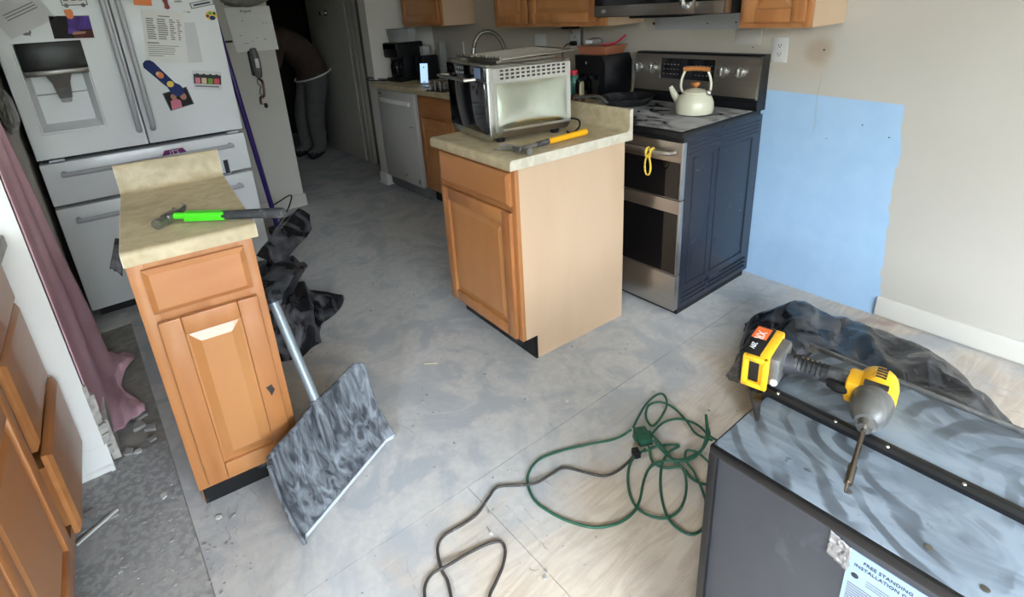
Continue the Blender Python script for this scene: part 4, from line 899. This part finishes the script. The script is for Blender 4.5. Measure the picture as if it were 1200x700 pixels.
# ================================================================== BLACK APPLIANCE lower right
BX, BY, BZ = .926, -1.915, .655
ap = thing('boxed_appliance', 'black metal appliance cabinet lying in the lower right corner with dusty top', 'appliance', (BX, BY, 0))
MB().box(.004, .56, .006, .452, .0, BZ - .012, .003).build('body', 'box_face', ap)
lid = MB().box(.0, .56, .004, .455, BZ - .014, BZ, .003).build('top_panel', 'dusty_lid', ap)
MB().box(-.004, .56, -.004, .010, BZ - .022, BZ - .002, .003).build('edge_trim', 'black_satin', ap)
MB().box(-.005, .012, -.004, .012, .0, BZ - .02, .003).build('corner_trim', 'black_satin', ap)
MB().box(-.004, .008, .01, .455, BZ - .02, BZ - .004, .002).build('edge_trim', 'black_satin', ap)
rl = MB().prism([(.200, BZ), (.224, BZ), (.224, BZ + .012), (.218, BZ + .016), (.206, BZ + .016), (.200, BZ + .010)], 'x', -.02, .60).build('rail', 'black_satin', ap, label='raised black rail across the dusty top')
for k in range(6): MB().ball((.02 + k * .1 + .012 * (k % 2), .206, BZ + .016), (.004, .004, .003), 8, 6).build('rivet', 'stainless_bright', rl)
MB().box(.0, .60, .224, .425, BZ, BZ + .008, .002).build('back_panel', 'dusty_lid', ap)
MB().box(-.02, .60, .432, .440, BZ - .01, BZ + .012, .002).build('rear_rail', 'tool_grey', ap); MB().box(-.01, .60, .440, .452, BZ - .01, BZ + .004).build('rear_lip', 'black_satin', ap)
for (a, c) in ((.33, .05), (.40, .035), (.21, .07)): MB().lathe([(.006, BZ), (.006, BZ + .0012), (.001, BZ + .0016)], (a, c, 0), 10).build('screw', 'hammer_steel', ap)
lb = thing('rating_label', 'pale blue rating label reading free standing installation only', 'label', (BX + .245, BY + .0055, 0))
MB().box(0, .30, -.0015, 0, BZ - .155, BZ - .042).build('sheet', 'label_blue', lb)
MB().box(.105, .30, -.0022, -.0015, BZ - .155, BZ - .058).build('shaded_block', 'label_shade', lb)
textobj('heading', 'FREE STANDING', .0092, 'ink_dark', lb, (.055, -.0018, BZ - .056), (PI / 2, 0, 0))
textobj('heading', 'INSTALLATION ONLY', .0092, 'ink_dark', lb, (.055, -.0018, BZ - .068), (PI / 2, 0, 0))
b = MB(); rn = random.Random(9)
for k in range(8): b.box(.006, .10 - rn.random() * .008, -.0022, -.0015, BZ - .112 - k * .0052, BZ - .1095 - k * .0052)
for k in range(3): b.box(.03, .062, -.0022, -.0015, BZ - .088 - k * .005, BZ - .0865 - k * .005)
for k in range(16): b.box(.108, .20 + rn.random() * .03, -.0026, -.002, BZ - .07 - k * .005, BZ - .068 - k * .005)
b.box(.108, .16, -.0028, -.002, BZ - .062, BZ - .056)
b.build('print', 'ink', lb)
for (a, c) in ((.014, .09), (.085, .10), (.083, .083)): MB().prism(disc(a, BZ - c, .0055, .005, 10), 'y', -.0024, -.0015).build('approval_mark', 'ink_dark', lb)
ft = thing('foil_patch', 'crinkled silver foil tape beside the blue label', 'tape', (BX, BY, 0))
MB().grid(lambda u, v: Vector((.214 + .034 * u + .004 * fnoise((u * 5, v * 5, 1)), .0035 + .003 * fnoise((u * 9, v * 9, 3)), BZ - .03 - .05 * v - .012 * u)), 10, 10).build('tape', 'foil', ft, 20, solid=.001)

# garbage bag behind the appliance
br = thing('garbage_bag', 'glossy black garbage bag spread on the floor behind the appliance', 'garbage bag', (0, 0, 0), 0, 'black garbage bags')
def sheet(u, v):
    # u along the bag left to right, v from the appliance side to the back wall side
    L0 = [(.40, -.86), (.62, -1.08), (.86, -1.18), (1.10, -1.16), (1.32, -1.02)]
    L1 = [(.25, -.52), (.40, -.30), (.66, -.20), (.93, -.24), (1.22, -.46)]
    def lerp(L, q):
        q = q * (len(L) - 1); i = min(int(q), len(L) - 2); k = q - i; return Vector(L[i]).lerp(Vector(L[i + 1]), k)
    p = lerp(L0, u).lerp(lerp(L1, u), v)
    e = min(1, 5 * min(u, 1 - u)) * min(1, 4.5 * min(v, 1 - v) + (0 if v > .5 else .25))
    q = Vector((u * 4.2, v * 2.6, 4.)); n_ = 1 - abs(noise.noise(q)) * 2; n2 = 1 - abs(noise.noise(q * 2.2 + Vector((u * 3, 7, 0)))) * 2
    n3 = noise.noise(Vector((u * 1.6, v * 1.8, 9)))
    h_ = .12 * math.sqrt(max(0, e)) * (1 + .35 * n_ + .22 * n2 + .5 * n3) + .025 * math.exp(-((u - .28) / .05) ** 2) * e
    h_ *= 1.15 - .45 * u
    j = Vector((n2 * .02, n_ * .025))
    return Vector((p.x + j.x, p.y + j.y, max(.004, h_)))
MB().grid(sheet, 90, 60).build('spread_bag', 'bag_plastic', br, 80, solid=.002)
flap((.44, -.98, .05), (.66, -1.10, .18), (.90, -1.48, .64), (.80, -1.56, .64), 3.3, .03).build('raised_flap', 'bag_plastic', br, 70, solid=.003)
MB().loft([[(.80, -1.56, .635), (.86, -1.52, .65), (.87, -1.54, .655), (.82, -1.58, .64)], [(.872, -1.70, .672), (.905, -1.69, .682), (.905, -1.70, .676), (.880, -1.715, .664)], [(.950, -1.80, .663), (.955, -1.80, .665), (.955, -1.803, .662), (.951, -1.805, .659)]]).build('twisted_tip', 'bag_plastic', br, 30)

# ================================================================== IMPACT DRIVER
im = thing('impact_driver', 'yellow and black cordless impact driver lying on the appliance', 'power tool', (1.092, -1.632, BZ + .018), .19)
ZC = .038
hd_ = MB().tube([(0, .058, ZC), (0, .052, ZC), (0, .03, ZC), (0, -.01, ZC), (0, -.028, ZC)], [.026, .033, .036, .036, .034], 20).build('motor_housing', 'tool_yellow', im, 50)
MB().box(-.05, -.012, -.022, .038, ZC - .024, ZC + .024, .008).build('trigger_housing', 'tool_yellow', im)
MB().tube([(0, -.024, ZC), (0, -.04, ZC), (0, -.066, ZC - .002), (0, -.084, ZC - .004), (0, -.092, ZC - .004)], [.0355, .035, .031, .022, .019], 20, 2).build('nose_cone', 'tool_grey', im, 50)
MB().cyl((0, -.088, ZC - .004), (0, -.106, ZC - .006), .014, .012, 16).build('chuck', 'hammer_steel', im)
bo_ = MB().tube([(0, -.10, ZC - .006), (.0, -.18, ZC - .026), (.0, -.185, ZC - .0275), (.0, -.222, ZC - .036)], [.0042, .0045, .0068, .0068], 8).build('bit_holder', 'bit_steel', im)
MB().tube([(.0, -.220, ZC - .0355), (.0, -.240, ZC - .0395)], [.0042, .0015], 6).build('bit_tip', 'bit_steel', bo_)
MB().tube([(-.03, .012, ZC), (-.07, .018, ZC), (-.12, .014, ZC), (-.16, .008, ZC), (-.175, .006, ZC)], [.023, .0195, .0185, .022, .027], 14, 3).build('handle', 'grip_dark', im, 60)
MB().tube([(-.045, -.012, ZC), (-.060, -.016, ZC), (-.078, -.010, ZC)], [.010, .011, .008], 10, 3).build('trigger', 'rubber_black', im)
MB().tube([(-.06, .038, ZC + .004), (-.11, .034, ZC + .006), (-.155, .030, ZC + .008)], [.003, .004, .003], 6, 3).build('grip_stripe', 'tool_yellow', im)
for k in range(8): MB().tube([(-.085 - .009 * k, .013 + .0205 * math.cos(a), ZC + .0205 * math.sin(a)) for a in [PI * (.05 + .09 * j) for j in range(11)]], .0018, 5).build('grip_rib', 'rubber_black', im)
MB().box(-.192, -.162, -.046, .050, ZC - .032, ZC + .034, .008).build('foot', 'tool_grey', im)
bt_ = MB().box(-.238, -.196, -.062, .062, ZC - .037, ZC + .041, .006).build('battery', 'rubber_black', im)
for k in range(6): MB().box(-.2405, -.236, -.055, .055, ZC - .032 + k * .012, ZC - .026 + k * .012).build('rib', 'grip_dark', bt_)
MB().box(-.205, -.182, -.060, .064, ZC - .034, ZC + .040, .005).build('battery_collar', 'tool_yellow', im)
fm = MB(); fm.box(-.226, -.180, -.070, -.058, ZC - .034, ZC - .022, .003); fm.box(-.226, -.180, -.070, -.058, ZC + .028, ZC + .040, .003); fm.box(-.229, -.217, -.070, -.058, ZC - .034, ZC + .040, .003); fm.box(-.190, -.178, -.070, -.058, ZC - .034, ZC + .040, .003); fm.build('belt_window_frame', 'tool_yellow', im)
MB().box(-.236, -.206, .004, .052, ZC + .0408, ZC + .0416).build('orange_patch', 'tool_orange', bt_)
textobj('lettering', 'XR', .026, 'white_mark', bt_, (-.222, .018, ZC + .0418), (0, 0, -PI / 2))
textobj('lettering', '20V', .016, 'white_mark', bt_, (-.222, -.028, ZC + .0418), (0, 0, -PI / 2))
for k in range(4): MB().box(-.006 + .0, .012, .008 + k * .010, .013 + k * .010, ZC + .0345, ZC + .0368).build('vent_slot', 'slot_dark', hd_)
MB().box(-.020, .02, -.022, -.012, ZC + .030, ZC + .0365).build('brand_plate', 'slot_dark', hd_)
MB().ball((-.17, -.046, ZC - .02), (.008, .008, .008), 10, 6).build('led', 'white_mark', im)

# ================================================================== CORDS
GP = [[(0.359, -1.439, 0.02), (0.34, -1.501, 0.006), (0.292, -1.595, 0.006), (0.253, -1.68, 0.006), (0.23, -1.763, 0.006), (0.251, -1.83, 0.006), (0.29, -1.864, 0.006), (0.345, -1.885, 0.006), (0.404, -1.879, 0.006), (0.466, -1.859, 0.006), (0.53, -1.819, 0.006), (0.566, -1.762, 0.006), (0.576, -1.703, 0.006), (0.566, -1.654, 0.012), (0.523, -1.576, 0.012), (0.505, -1.52, 0.012), (0.517, -1.469, 0.014), (0.568, -1.419, 0.018), (0.581, -1.359, 0.022), (0.559, -1.286, 0.035), (0.516, -1.225, 0.06), (0.539, -1.248, 0.04), (0.557, -1.264, 0.02), (0.577, -1.339, 0.02), (0.567, -1.4, 0.018), (0.537, -1.436, 0.014), (0.491, -1.433, 0.012), (0.443, -1.422, 0.02)], [(0.356, -1.426, 0.02), (0.315, -1.312, 0.02), (0.304, -1.231, 0.02), (0.319, -1.202, 0.02), (0.359, -1.232, 0.016), (0.384, -1.299, 0.012), (0.39, -1.361, 0.01), (0.341, -1.335, 0.006), (0.311, -1.278, 0.006), (0.333, -1.239, 0.012), (0.377, -1.221, 0.006), (0.448, -1.243, 0.006), (0.52, -1.284, 0.014), (0.577, -1.276, 0.02)], [(0.42, -1.402, 0.02), (0.409, -1.323, 0.014), (0.433, -1.261, 0.01), (0.492, -1.241, 0.012), (0.557, -1.264, 0.02), (0.606, -1.265, 0.02)], [(0.449, -1.474, 0.02), (0.446, -1.544, 0.012), (0.485, -1.61, 0.006), (0.55, -1.664, 0.006), (0.607, -1.668, 0.006), (0.651, -1.635, 0.006), (0.66, -1.576, 0.006), (0.63, -1.504, 0.006), (0.583, -1.449, 0.01), (0.535, -1.442, 0.016), (0.465, -1.417, 0.018), (0.421, -1.408, 0.024)], [(0.453, -1.487, 0.02), (0.469, -1.421, 0.014), (0.511, -1.372, 0.012), (0.504, -1.425, 0.01), (0.527, -1.491, 0.01), (0.585, -1.572, 0.006), (0.654, -1.631, 0.006), (0.708, -1.638, 0.006), (0.737, -1.618, 0.006), (0.738, -1.569, 0.006), (0.697, -1.5, 0.006), (0.614, -1.434, 0.01), (0.568, -1.416, 0.016), (0.544, -1.376, 0.016), (0.577, -1.361, 0.02), (0.634, -1.367, 0.012)], [(0.45, -1.458, 0.02), (0.491, -1.494, 0.012), (0.53, -1.486, 0.006), (0.566, -1.451, 0.012), (0.584, -1.442, 0.006), (0.617, -1.455, 0.006), (0.66, -1.443, 0.006), (0.69, -1.401, 0.006)]]
KP = [(0.438, -1.511, 0.025), (0.439, -1.553, 0.006), (0.438, -1.614, 0.006), (0.421, -1.656, 0.006), (0.378, -1.686, 0.006), (0.314, -1.725, 0.006), (0.304, -1.772, 0.006), (0.303, -1.841, 0.014), (0.27, -1.88, 0.006), (0.227, -1.938, 0.006), (0.239, -1.985, 0.006), (0.263, -2.045, 0.006), (0.265, -2.1, 0.006), (0.259, -2.163, 0.006), (0.28, -2.2, 0.006), (0.34, -2.226, 0.006), (0.382, -2.232, 0.006), (0.429, -2.25, 0.006), (0.495, -2.276, 0.006), (0.551, -2.268, 0.006), (0.542, -2.222, 0.006), (0.491, -2.172, 0.006), (0.472, -2.137, 0.006), (0.446, -2.091, 0.006), (0.413, -2.057, 0.006), (0.384, -2.053, 0.006), (0.364, -2.09, 0.006), (0.352, -2.148, 0.006), (0.35, -2.21, 0.014), (0.337, -2.249, 0.006), (0.35, -2.282, 0.006), (0.386, -2.305, 0.006), (0.454, -2.335, 0.006), (0.506, -2.384, 0.006)]
TAPC = (0.403, -1.432, 0.02)
ec = thing('extension_cord', 'tangled green extension cord with three way outlet block on the plywood', 'cord', (0, 0, 0))
for q in GP: MB().tube([Vector(p) for p in q], .0042, 8, 6).build('cable', 'cord_green', ec, 60)
tb = MB().box(-.034, .034, -.024, .024, 0, .030, .006).build('outlet_block', 'cord_green', ec); place(tb, (TAPC[0], TAPC[1], .002), -.5)
for k in (-1, 1): MB().box(-.012, .012, k * .022, k * .034, .006, .026, .004).build('socket_lug', 'cord_green', tb)
for k in (-.02, .004): MB().box(k, k + .003, -.006, .006, .030, .0306).build('slot', 'slot_dark', tb)
bc = thing('appliance_cord', 'dark grey power cord looping over the dusty floor to the green outlet block', 'cord', (0, 0, 0))
MB().tube([Vector(p) for p in KP], .0042, 8, 6).build('cable', 'cord_dark', bc, 60)
pq = MB().box(-.016, .016, -.012, .012, 0, .024, .004).build('plug', 'rubber_black', bc); place(pq, (KP[0][0], KP[0][1], .006), -.5)

# ================================================================== CLOTH, RUBBLE AND SMALL FLOOR THINGS
def curtain(u, v):
    # v: 0 high on the wall, 1 the end on the floor ; u: along the wall away from the white post
    if v < .55:
        q = v / .55; z = 1.42 * (1 - q) + .10 * q; w_ = .16 + .26 * q + .26 * q * q
        out = u * (.008 + .05 * q) + u * .010 * math.sin(u * 13 + q * 3) * (.4 + q) + .010 * u * fnoise((u * 3, q * 3, 2))
        return Vector((-.772 - w_ * u - .03 * math.sin(q * 4) * u, -2.893 + max(0, out), z))
    q = (v - .55) / .45; x = -.772 - .68 * u - .05 * math.sin(q * PI) - (.22 - .10 * u) * q
    y0_ = -2.893 + max(0, u * .058 + u * .014 * math.sin(u * 13 + 3))
    y_ = y0_ + q * (.10 - .06 * u + .03 * math.sin(u * 8 + 1))
    z = .10 * (1 - q) ** 2 + q * (.028 + .075 * abs(fnoise((u * 4.5, q * 2.5, 6))) + .03 * math.sin(PI * q) * math.sin(u * 11))
    return Vector((x + .015 * q * math.sin(q * 6 + u * 4), y_, max(.006, z * (1.0 - .55 * q * q))))
o = MB().grid(curtain, 60, 80).build('pink_cloth', 'pink_cloth', None, 70, solid=.004); tag(o, 'dusty pink cloth hanging down the wall and bunched on the floor', 'cloth')
o = bag_part('plastic_wrap', None, (-1.36, -2.868, 1.19), (.13, .022, .07), 12, flat=False, amp=.35, sub=4, m='bag_grey'); tag(o, 'crumpled grey plastic wrap hanging on the wall left of the refrigerator', 'plastic')
o = bag_part('plastic_wrap', None, (-3.085, -1.52, 1.61), (.03, .14, .05), 13, flat=False, amp=.35, sub=4, m='bag_grey'); tag(o, 'crumpled grey plastic hung above the wall calendar', 'plastic')
def chunk(label, x, y_, s, m='rubble', seed=0, grp='plaster chunks on the left floor', h=.4):
    rn = random.Random(seed); n = rn.randint(4, 6); pl = [(s * (.7 + .5 * rn.random()) * math.cos(2 * PI * (k + .5 * rn.random()) / n), s * (.6 + .5 * rn.random()) * math.sin(2 * PI * (k + .5 * rn.random()) / n)) for k in range(n)]
    o = MB().prism(pl, 'z', 0, s * h).build('plaster_chunk', m); place(o, (x, y_, .002), rn.random() * 6); o.rotation_euler.x = .0; tag(o, label, 'rubble', grp); return o
chunk('largest flat grey plaster shard near the pink cloth', -.935, -2.80, .035, seed=1)
chunk('pale triangular plaster shard beside the largest shard', -.89, -2.765, .030, seed=2)
chunk('thin plaster shard left of the largest shard', -1.0, -2.79, .026, seed=3)
chunk('plaster shard closest to the cement board edge', -.815, -2.775, .022, seed=4)
chunk('white plaster chip left of the narrow cabinet base', -.485, -2.78, .014, 'rubble_white', 5)
chunk('white chip on the floor in front of the black toe kick', -.27, -2.66, .010, 'rubble_white', 6)
chunk('white plaster crumb near the middle cabinet toward the cord', .083, -1.49, .010, 'rubble_white', 7, 'plaster crumbs on the plywood')
chunk('pale plaster crumb inside the black cord loop', .345, -2.055, .008, 'rubble_white', 8, 'plaster crumbs on the plywood')
chunk('plaster lump at the foot of the white wall end', -.80, -2.85, .022, 'rubble', 9)
chunk('small lump beside the broken wall corner', -.78, -2.82, .016, 'rubble_white', 10)
o = MB().box(-.065, .065, -.004, .004, 0, .006).build('white_strip', 'rubble_white'); place(o, (-.486, -2.96, .006), math.atan2(.107, -.068)); tag(o, 'thin white strip lying on the floor by the peninsula drawers', 'strip')
o = MB().prism([(-.03, -.012), (.03, -.004), (.0, .02), (-.028, .012)], 'z', 0, .008).build('tile_shard', 'rubble'); place(o, (-.545, -2.97, .006), .4); tag(o, 'dark tile shard beside the thin white strip', 'rubble')
o = MB().box(-.03, .03, -.002, .002, 0, .003).build('wood_splinter', 'cream_board'); place(o, (-.50, -1.75, .001), .9); tag(o, 'pale wood splinter on the floor in front of the middle cabinet', 'splinter')
b = MB(); rn = random.Random(21)
for k in range(520):
    if k < 300: x, y_ = rn.uniform(-.75, .0), rn.uniform(-2.98, -2.62)
    else: x, y_ = rn.uniform(-1.6, .9), rn.uniform(-2.6, -1.0)
    if -.93 < x < -.25 and -2.74 < y_ < -2.3: continue
    s = .0015 + .004 * rn.random() ** 3; a = rn.random() * 3
    M_ = Matrix.Translation((x, y_, .001)) @ Matrix.Rotation(a, 4, 'Z')
    b.box(-s, s, -s * .7, s * .7, 0, s * .8, 0, M_)
o = b.build('dust_crumbs', 'rubble', floor); o['kind'] = 'stuff'
o = MB().box(-1.15, -.98, -2.90, -2.885, .0, .10).box(-.98, -.80, -2.895, -2.87, 0, .17).build('wall_offcut', 'plaster_break'); tag(o, 'broken drywall pieces leaning at the wall foot below the pink cloth', 'drywall')

# ================================================================== PHONE WALL
ca = thing('wall_calendar', 'white wall calendar page beside the refrigerator', 'calendar', (-3.1295, -1.50, 1.40)); ca.rotation_euler = (-.0, 0, 0)
MB().prism([(-.158, .147), (.150, .150), (.160, -.158), (-.138, -.156)], 'x', 0, .003).build('page', 'paper', ca)
textobj('heading', 'August', .028, 'ink_dark', ca, (.0034, -.02, .122), (PI / 2, 0, PI / 2))
b = MB(); b.box(.003, .0036, -.145, .145, .100, .1015)
for k in range(6): b.box(.003, .0034, -.135, .14, .05 - .038 * k, .0508 - .038 * k)
b.build('rule_lines', 'paper_grey', ca)
b = MB(); rn = random.Random(4)
for k in range(10): yy, zz = rn.uniform(-.11, .12), rn.uniform(-.12, .07); b.box(.003, .0036, yy, yy + .012, zz, zz + .004)
b.build('notes', 'ink', ca)
tp = thing('wall_telephone', 'grey corded telephone handset on the wall under the calendar', 'telephone', (-3.129, -1.535, 1.14))
MB().box(0, .03, -.035, .025, -.07, .11, .01).build('base', 'ink_dark', tp)
MB().tube([(.035, .0, .12), (.05, .0, .08), (.055, .0, .02), (.052, .002, -.04), (.042, .004, -.078)], [.024, .028, .03, .028, .022], 14, 3).build('handset', 'tool_grey', tp)
MB().box(.078, .086, -.014, .014, -.012, .055, .004).build('keypad', 'paper', tp)
pts = []
for k in range(150):
    q = k / 149; a = k * 1.15
    pts.append((.03 + .009 * math.cos(a), .004 + .02 * math.sin(q * 5) + .009 * math.sin(a), -.09 - .19 * q + .03 * math.sin(q * PI) * math.sin(q * 9)))
MB().tube(pts, .0028, 5).build('coiled_cord', 'photo_brown', tp)
MB().tube([(.03, .0, -.08), (.03, -.012, -.12), (.03, .004, -.15), (.03, -.01, -.19), (.03, .01, -.24)], .003, 5, 4).build('cord_strand', 'photo_brown', tp)
MB().box(.012, .04, .004, .026, -.31, -.275, .006).build('cord_end', 'slot_dark', tp)
o = MB().box(-3.128, -3.10, -1.70, -1.655, 1.315, 1.33, .004).build('wall_hook', 'slot_dark'); tag(o, 'black hook peeking out left of the wall calendar', 'hook')
pl = thing('broom_handle', 'slim purple broom handle leaning between refrigerator and phone wall', 'broom', (0, 0, 0))
MB().tube([(-2.62, -1.74, .02), (-2.6, -1.765, .35), (-2.6, -1.825, 1.2), (-2.6, -1.845, 1.5)], .0165, 12, 3).build('pole', 'pole_purple', pl)
MB().box(-2.66, -2.57, -1.80, -1.62, .005, .06, .01).build('broom_head', 'rubber_black', pl)
MB().tube([(-2.6, -1.76, .22), (-2.60, -1.69, .245), (-2.60, -1.625, .268), (-2.60, -1.61, .25), (-2.6, -1.66, .16), (-2.6, -1.74, .08)], .005, 8, 4).build('wire_loop', 'rubber_black', pl)

# ================================================================== PERSON bending in the hall
def skin_mesh(verts, edges, radii, root=0, sub=2):
    me = bpy.data.meshes.new('body'); me.from_pydata([Vector(v) for v in verts], edges, [])
    o = bpy.data.objects.new('body', me); COL.objects.link(o)
    md = o.modifiers.new('s', 'SKIN'); md.use_smooth_shade = True
    sv = me.skin_vertices[0].data
    for i, q in enumerate(radii): sv[i].radius = (q, q) if not isinstance(q, tuple) else q; sv[i].use_root = (i == root)
    md2 = o.modifiers.new('ss', 'SUBSURF'); md2.levels = sub; md2.render_levels = sub
    bpy.context.view_layer.update()
    m2 = bpy.data.meshes.new_from_object(o.evaluated_get(bpy.context.evaluated_depsgraph_get()))
    bpy.data.objects.remove(o, do_unlink=True); return m2
pe = thing('person', 'person in brown shirt and grey trousers bending forward in the dark hallway', 'person', (-4.70, -.70, 0))
# local: facing -y ; +x toward the kitchen
V = [(0, .15, .90), (0, .10, 1.05), (0, -.03, 1.20), (0, -.17, 1.33), (0, -.27, 1.37), (0, -.36, 1.375), (0, -.46, 1.34),
     (.10, .14, .84), (.11, .05, .50), (.12, .04, .10), (.13, -.11, .045),
     (-.10, .14, .84), (-.11, .0, .50), (-.12, -.02, .10), (-.12, -.18, .045),
     (.19, -.20, 1.31), (.22, -.27, 1.05), (.18, -.42, .88), (.17, -.47, .82),
     (-.19, -.20, 1.31), (-.22, -.27, 1.05), (-.18, -.42, .88), (-.17, -.47, .82)]
E_ = [(0, 1), (1, 2), (2, 3), (3, 4), (4, 5), (5, 6), (0, 7), (7, 8), (8, 9), (9, 10), (0, 11), (11, 12), (12, 13), (13, 14), (3, 15), (15, 16), (16, 17), (17, 18), (3, 19), (19, 20), (20, 21), (21, 22)]
Rr = [(.20, .18), (.20, .17), (.21, .17), (.21, .15), .07, .09, .085, .13, .105, .085, .05, .13, .105, .085, .05, .075, .055, .042, .035, .075, .055, .042, .035]
bm_ = skin_mesh(V, E_, Rr)
for q in ('fabric_brown', 'fabric_grey', 'skin', 'rubber_black'): bm_.materials.append(MATS[q])
for p in bm_.polygons:
    c = p.center; p.use_smooth = True
    waist = .885 + .32 * (c.y - .14)
    if c.z < .085: p.material_index = 3
    elif c.y < -.225 and c.z > 1.27 and abs(c.x) < .13: p.material_index = 2
    elif c.y < -.30 and c.z < 1.1 and c.z > .6 and abs(c.x) > .1: p.material_index = 2
    elif c.z < waist and not (c.y < -.12 and c.z > .62): p.material_index = 1
    else: p.material_index = 0
bo2 = bpy.data.objects.new('body', bm_); COL.objects.link(bo2); bo2.parent = pe
MB().ball((0, -.42, 1.405), (.085, .105, .075), 18, 12).build('hair', 'hair', pe)
MB().tube([(.232 * math.cos(a), .138 + .186 * math.sin(a), .885 + .055 * math.sin(a)) for a in [2 * PI * k / 32 for k in range(33)]], .008, 8).build('waistband', 'paper', pe)
for s in (-1, 1):      # hands with fingers
    b = MB(); hx = s * .17
    b.ball((hx, -.49, .785), (.022, .038, .045), 12, 8)
    for k in range(4): b.tube([(hx + s * .0, -.515 + .017 * k, .755), (hx - s * .008, -.52 + .018 * k, .72 + .004 * k), (hx - s * .02, -.515 + .017 * k, .695 + .006 * abs(k - 1))], [.0085, .008, .006], 8, 2)
    b.tube([(hx - s * .01, -.455, .79), (hx - s * .03, -.45, .765), (hx - s * .038, -.455, .74)], [.009, .0085, .007], 8, 2)
    b.build('hand', 'skin', pe)
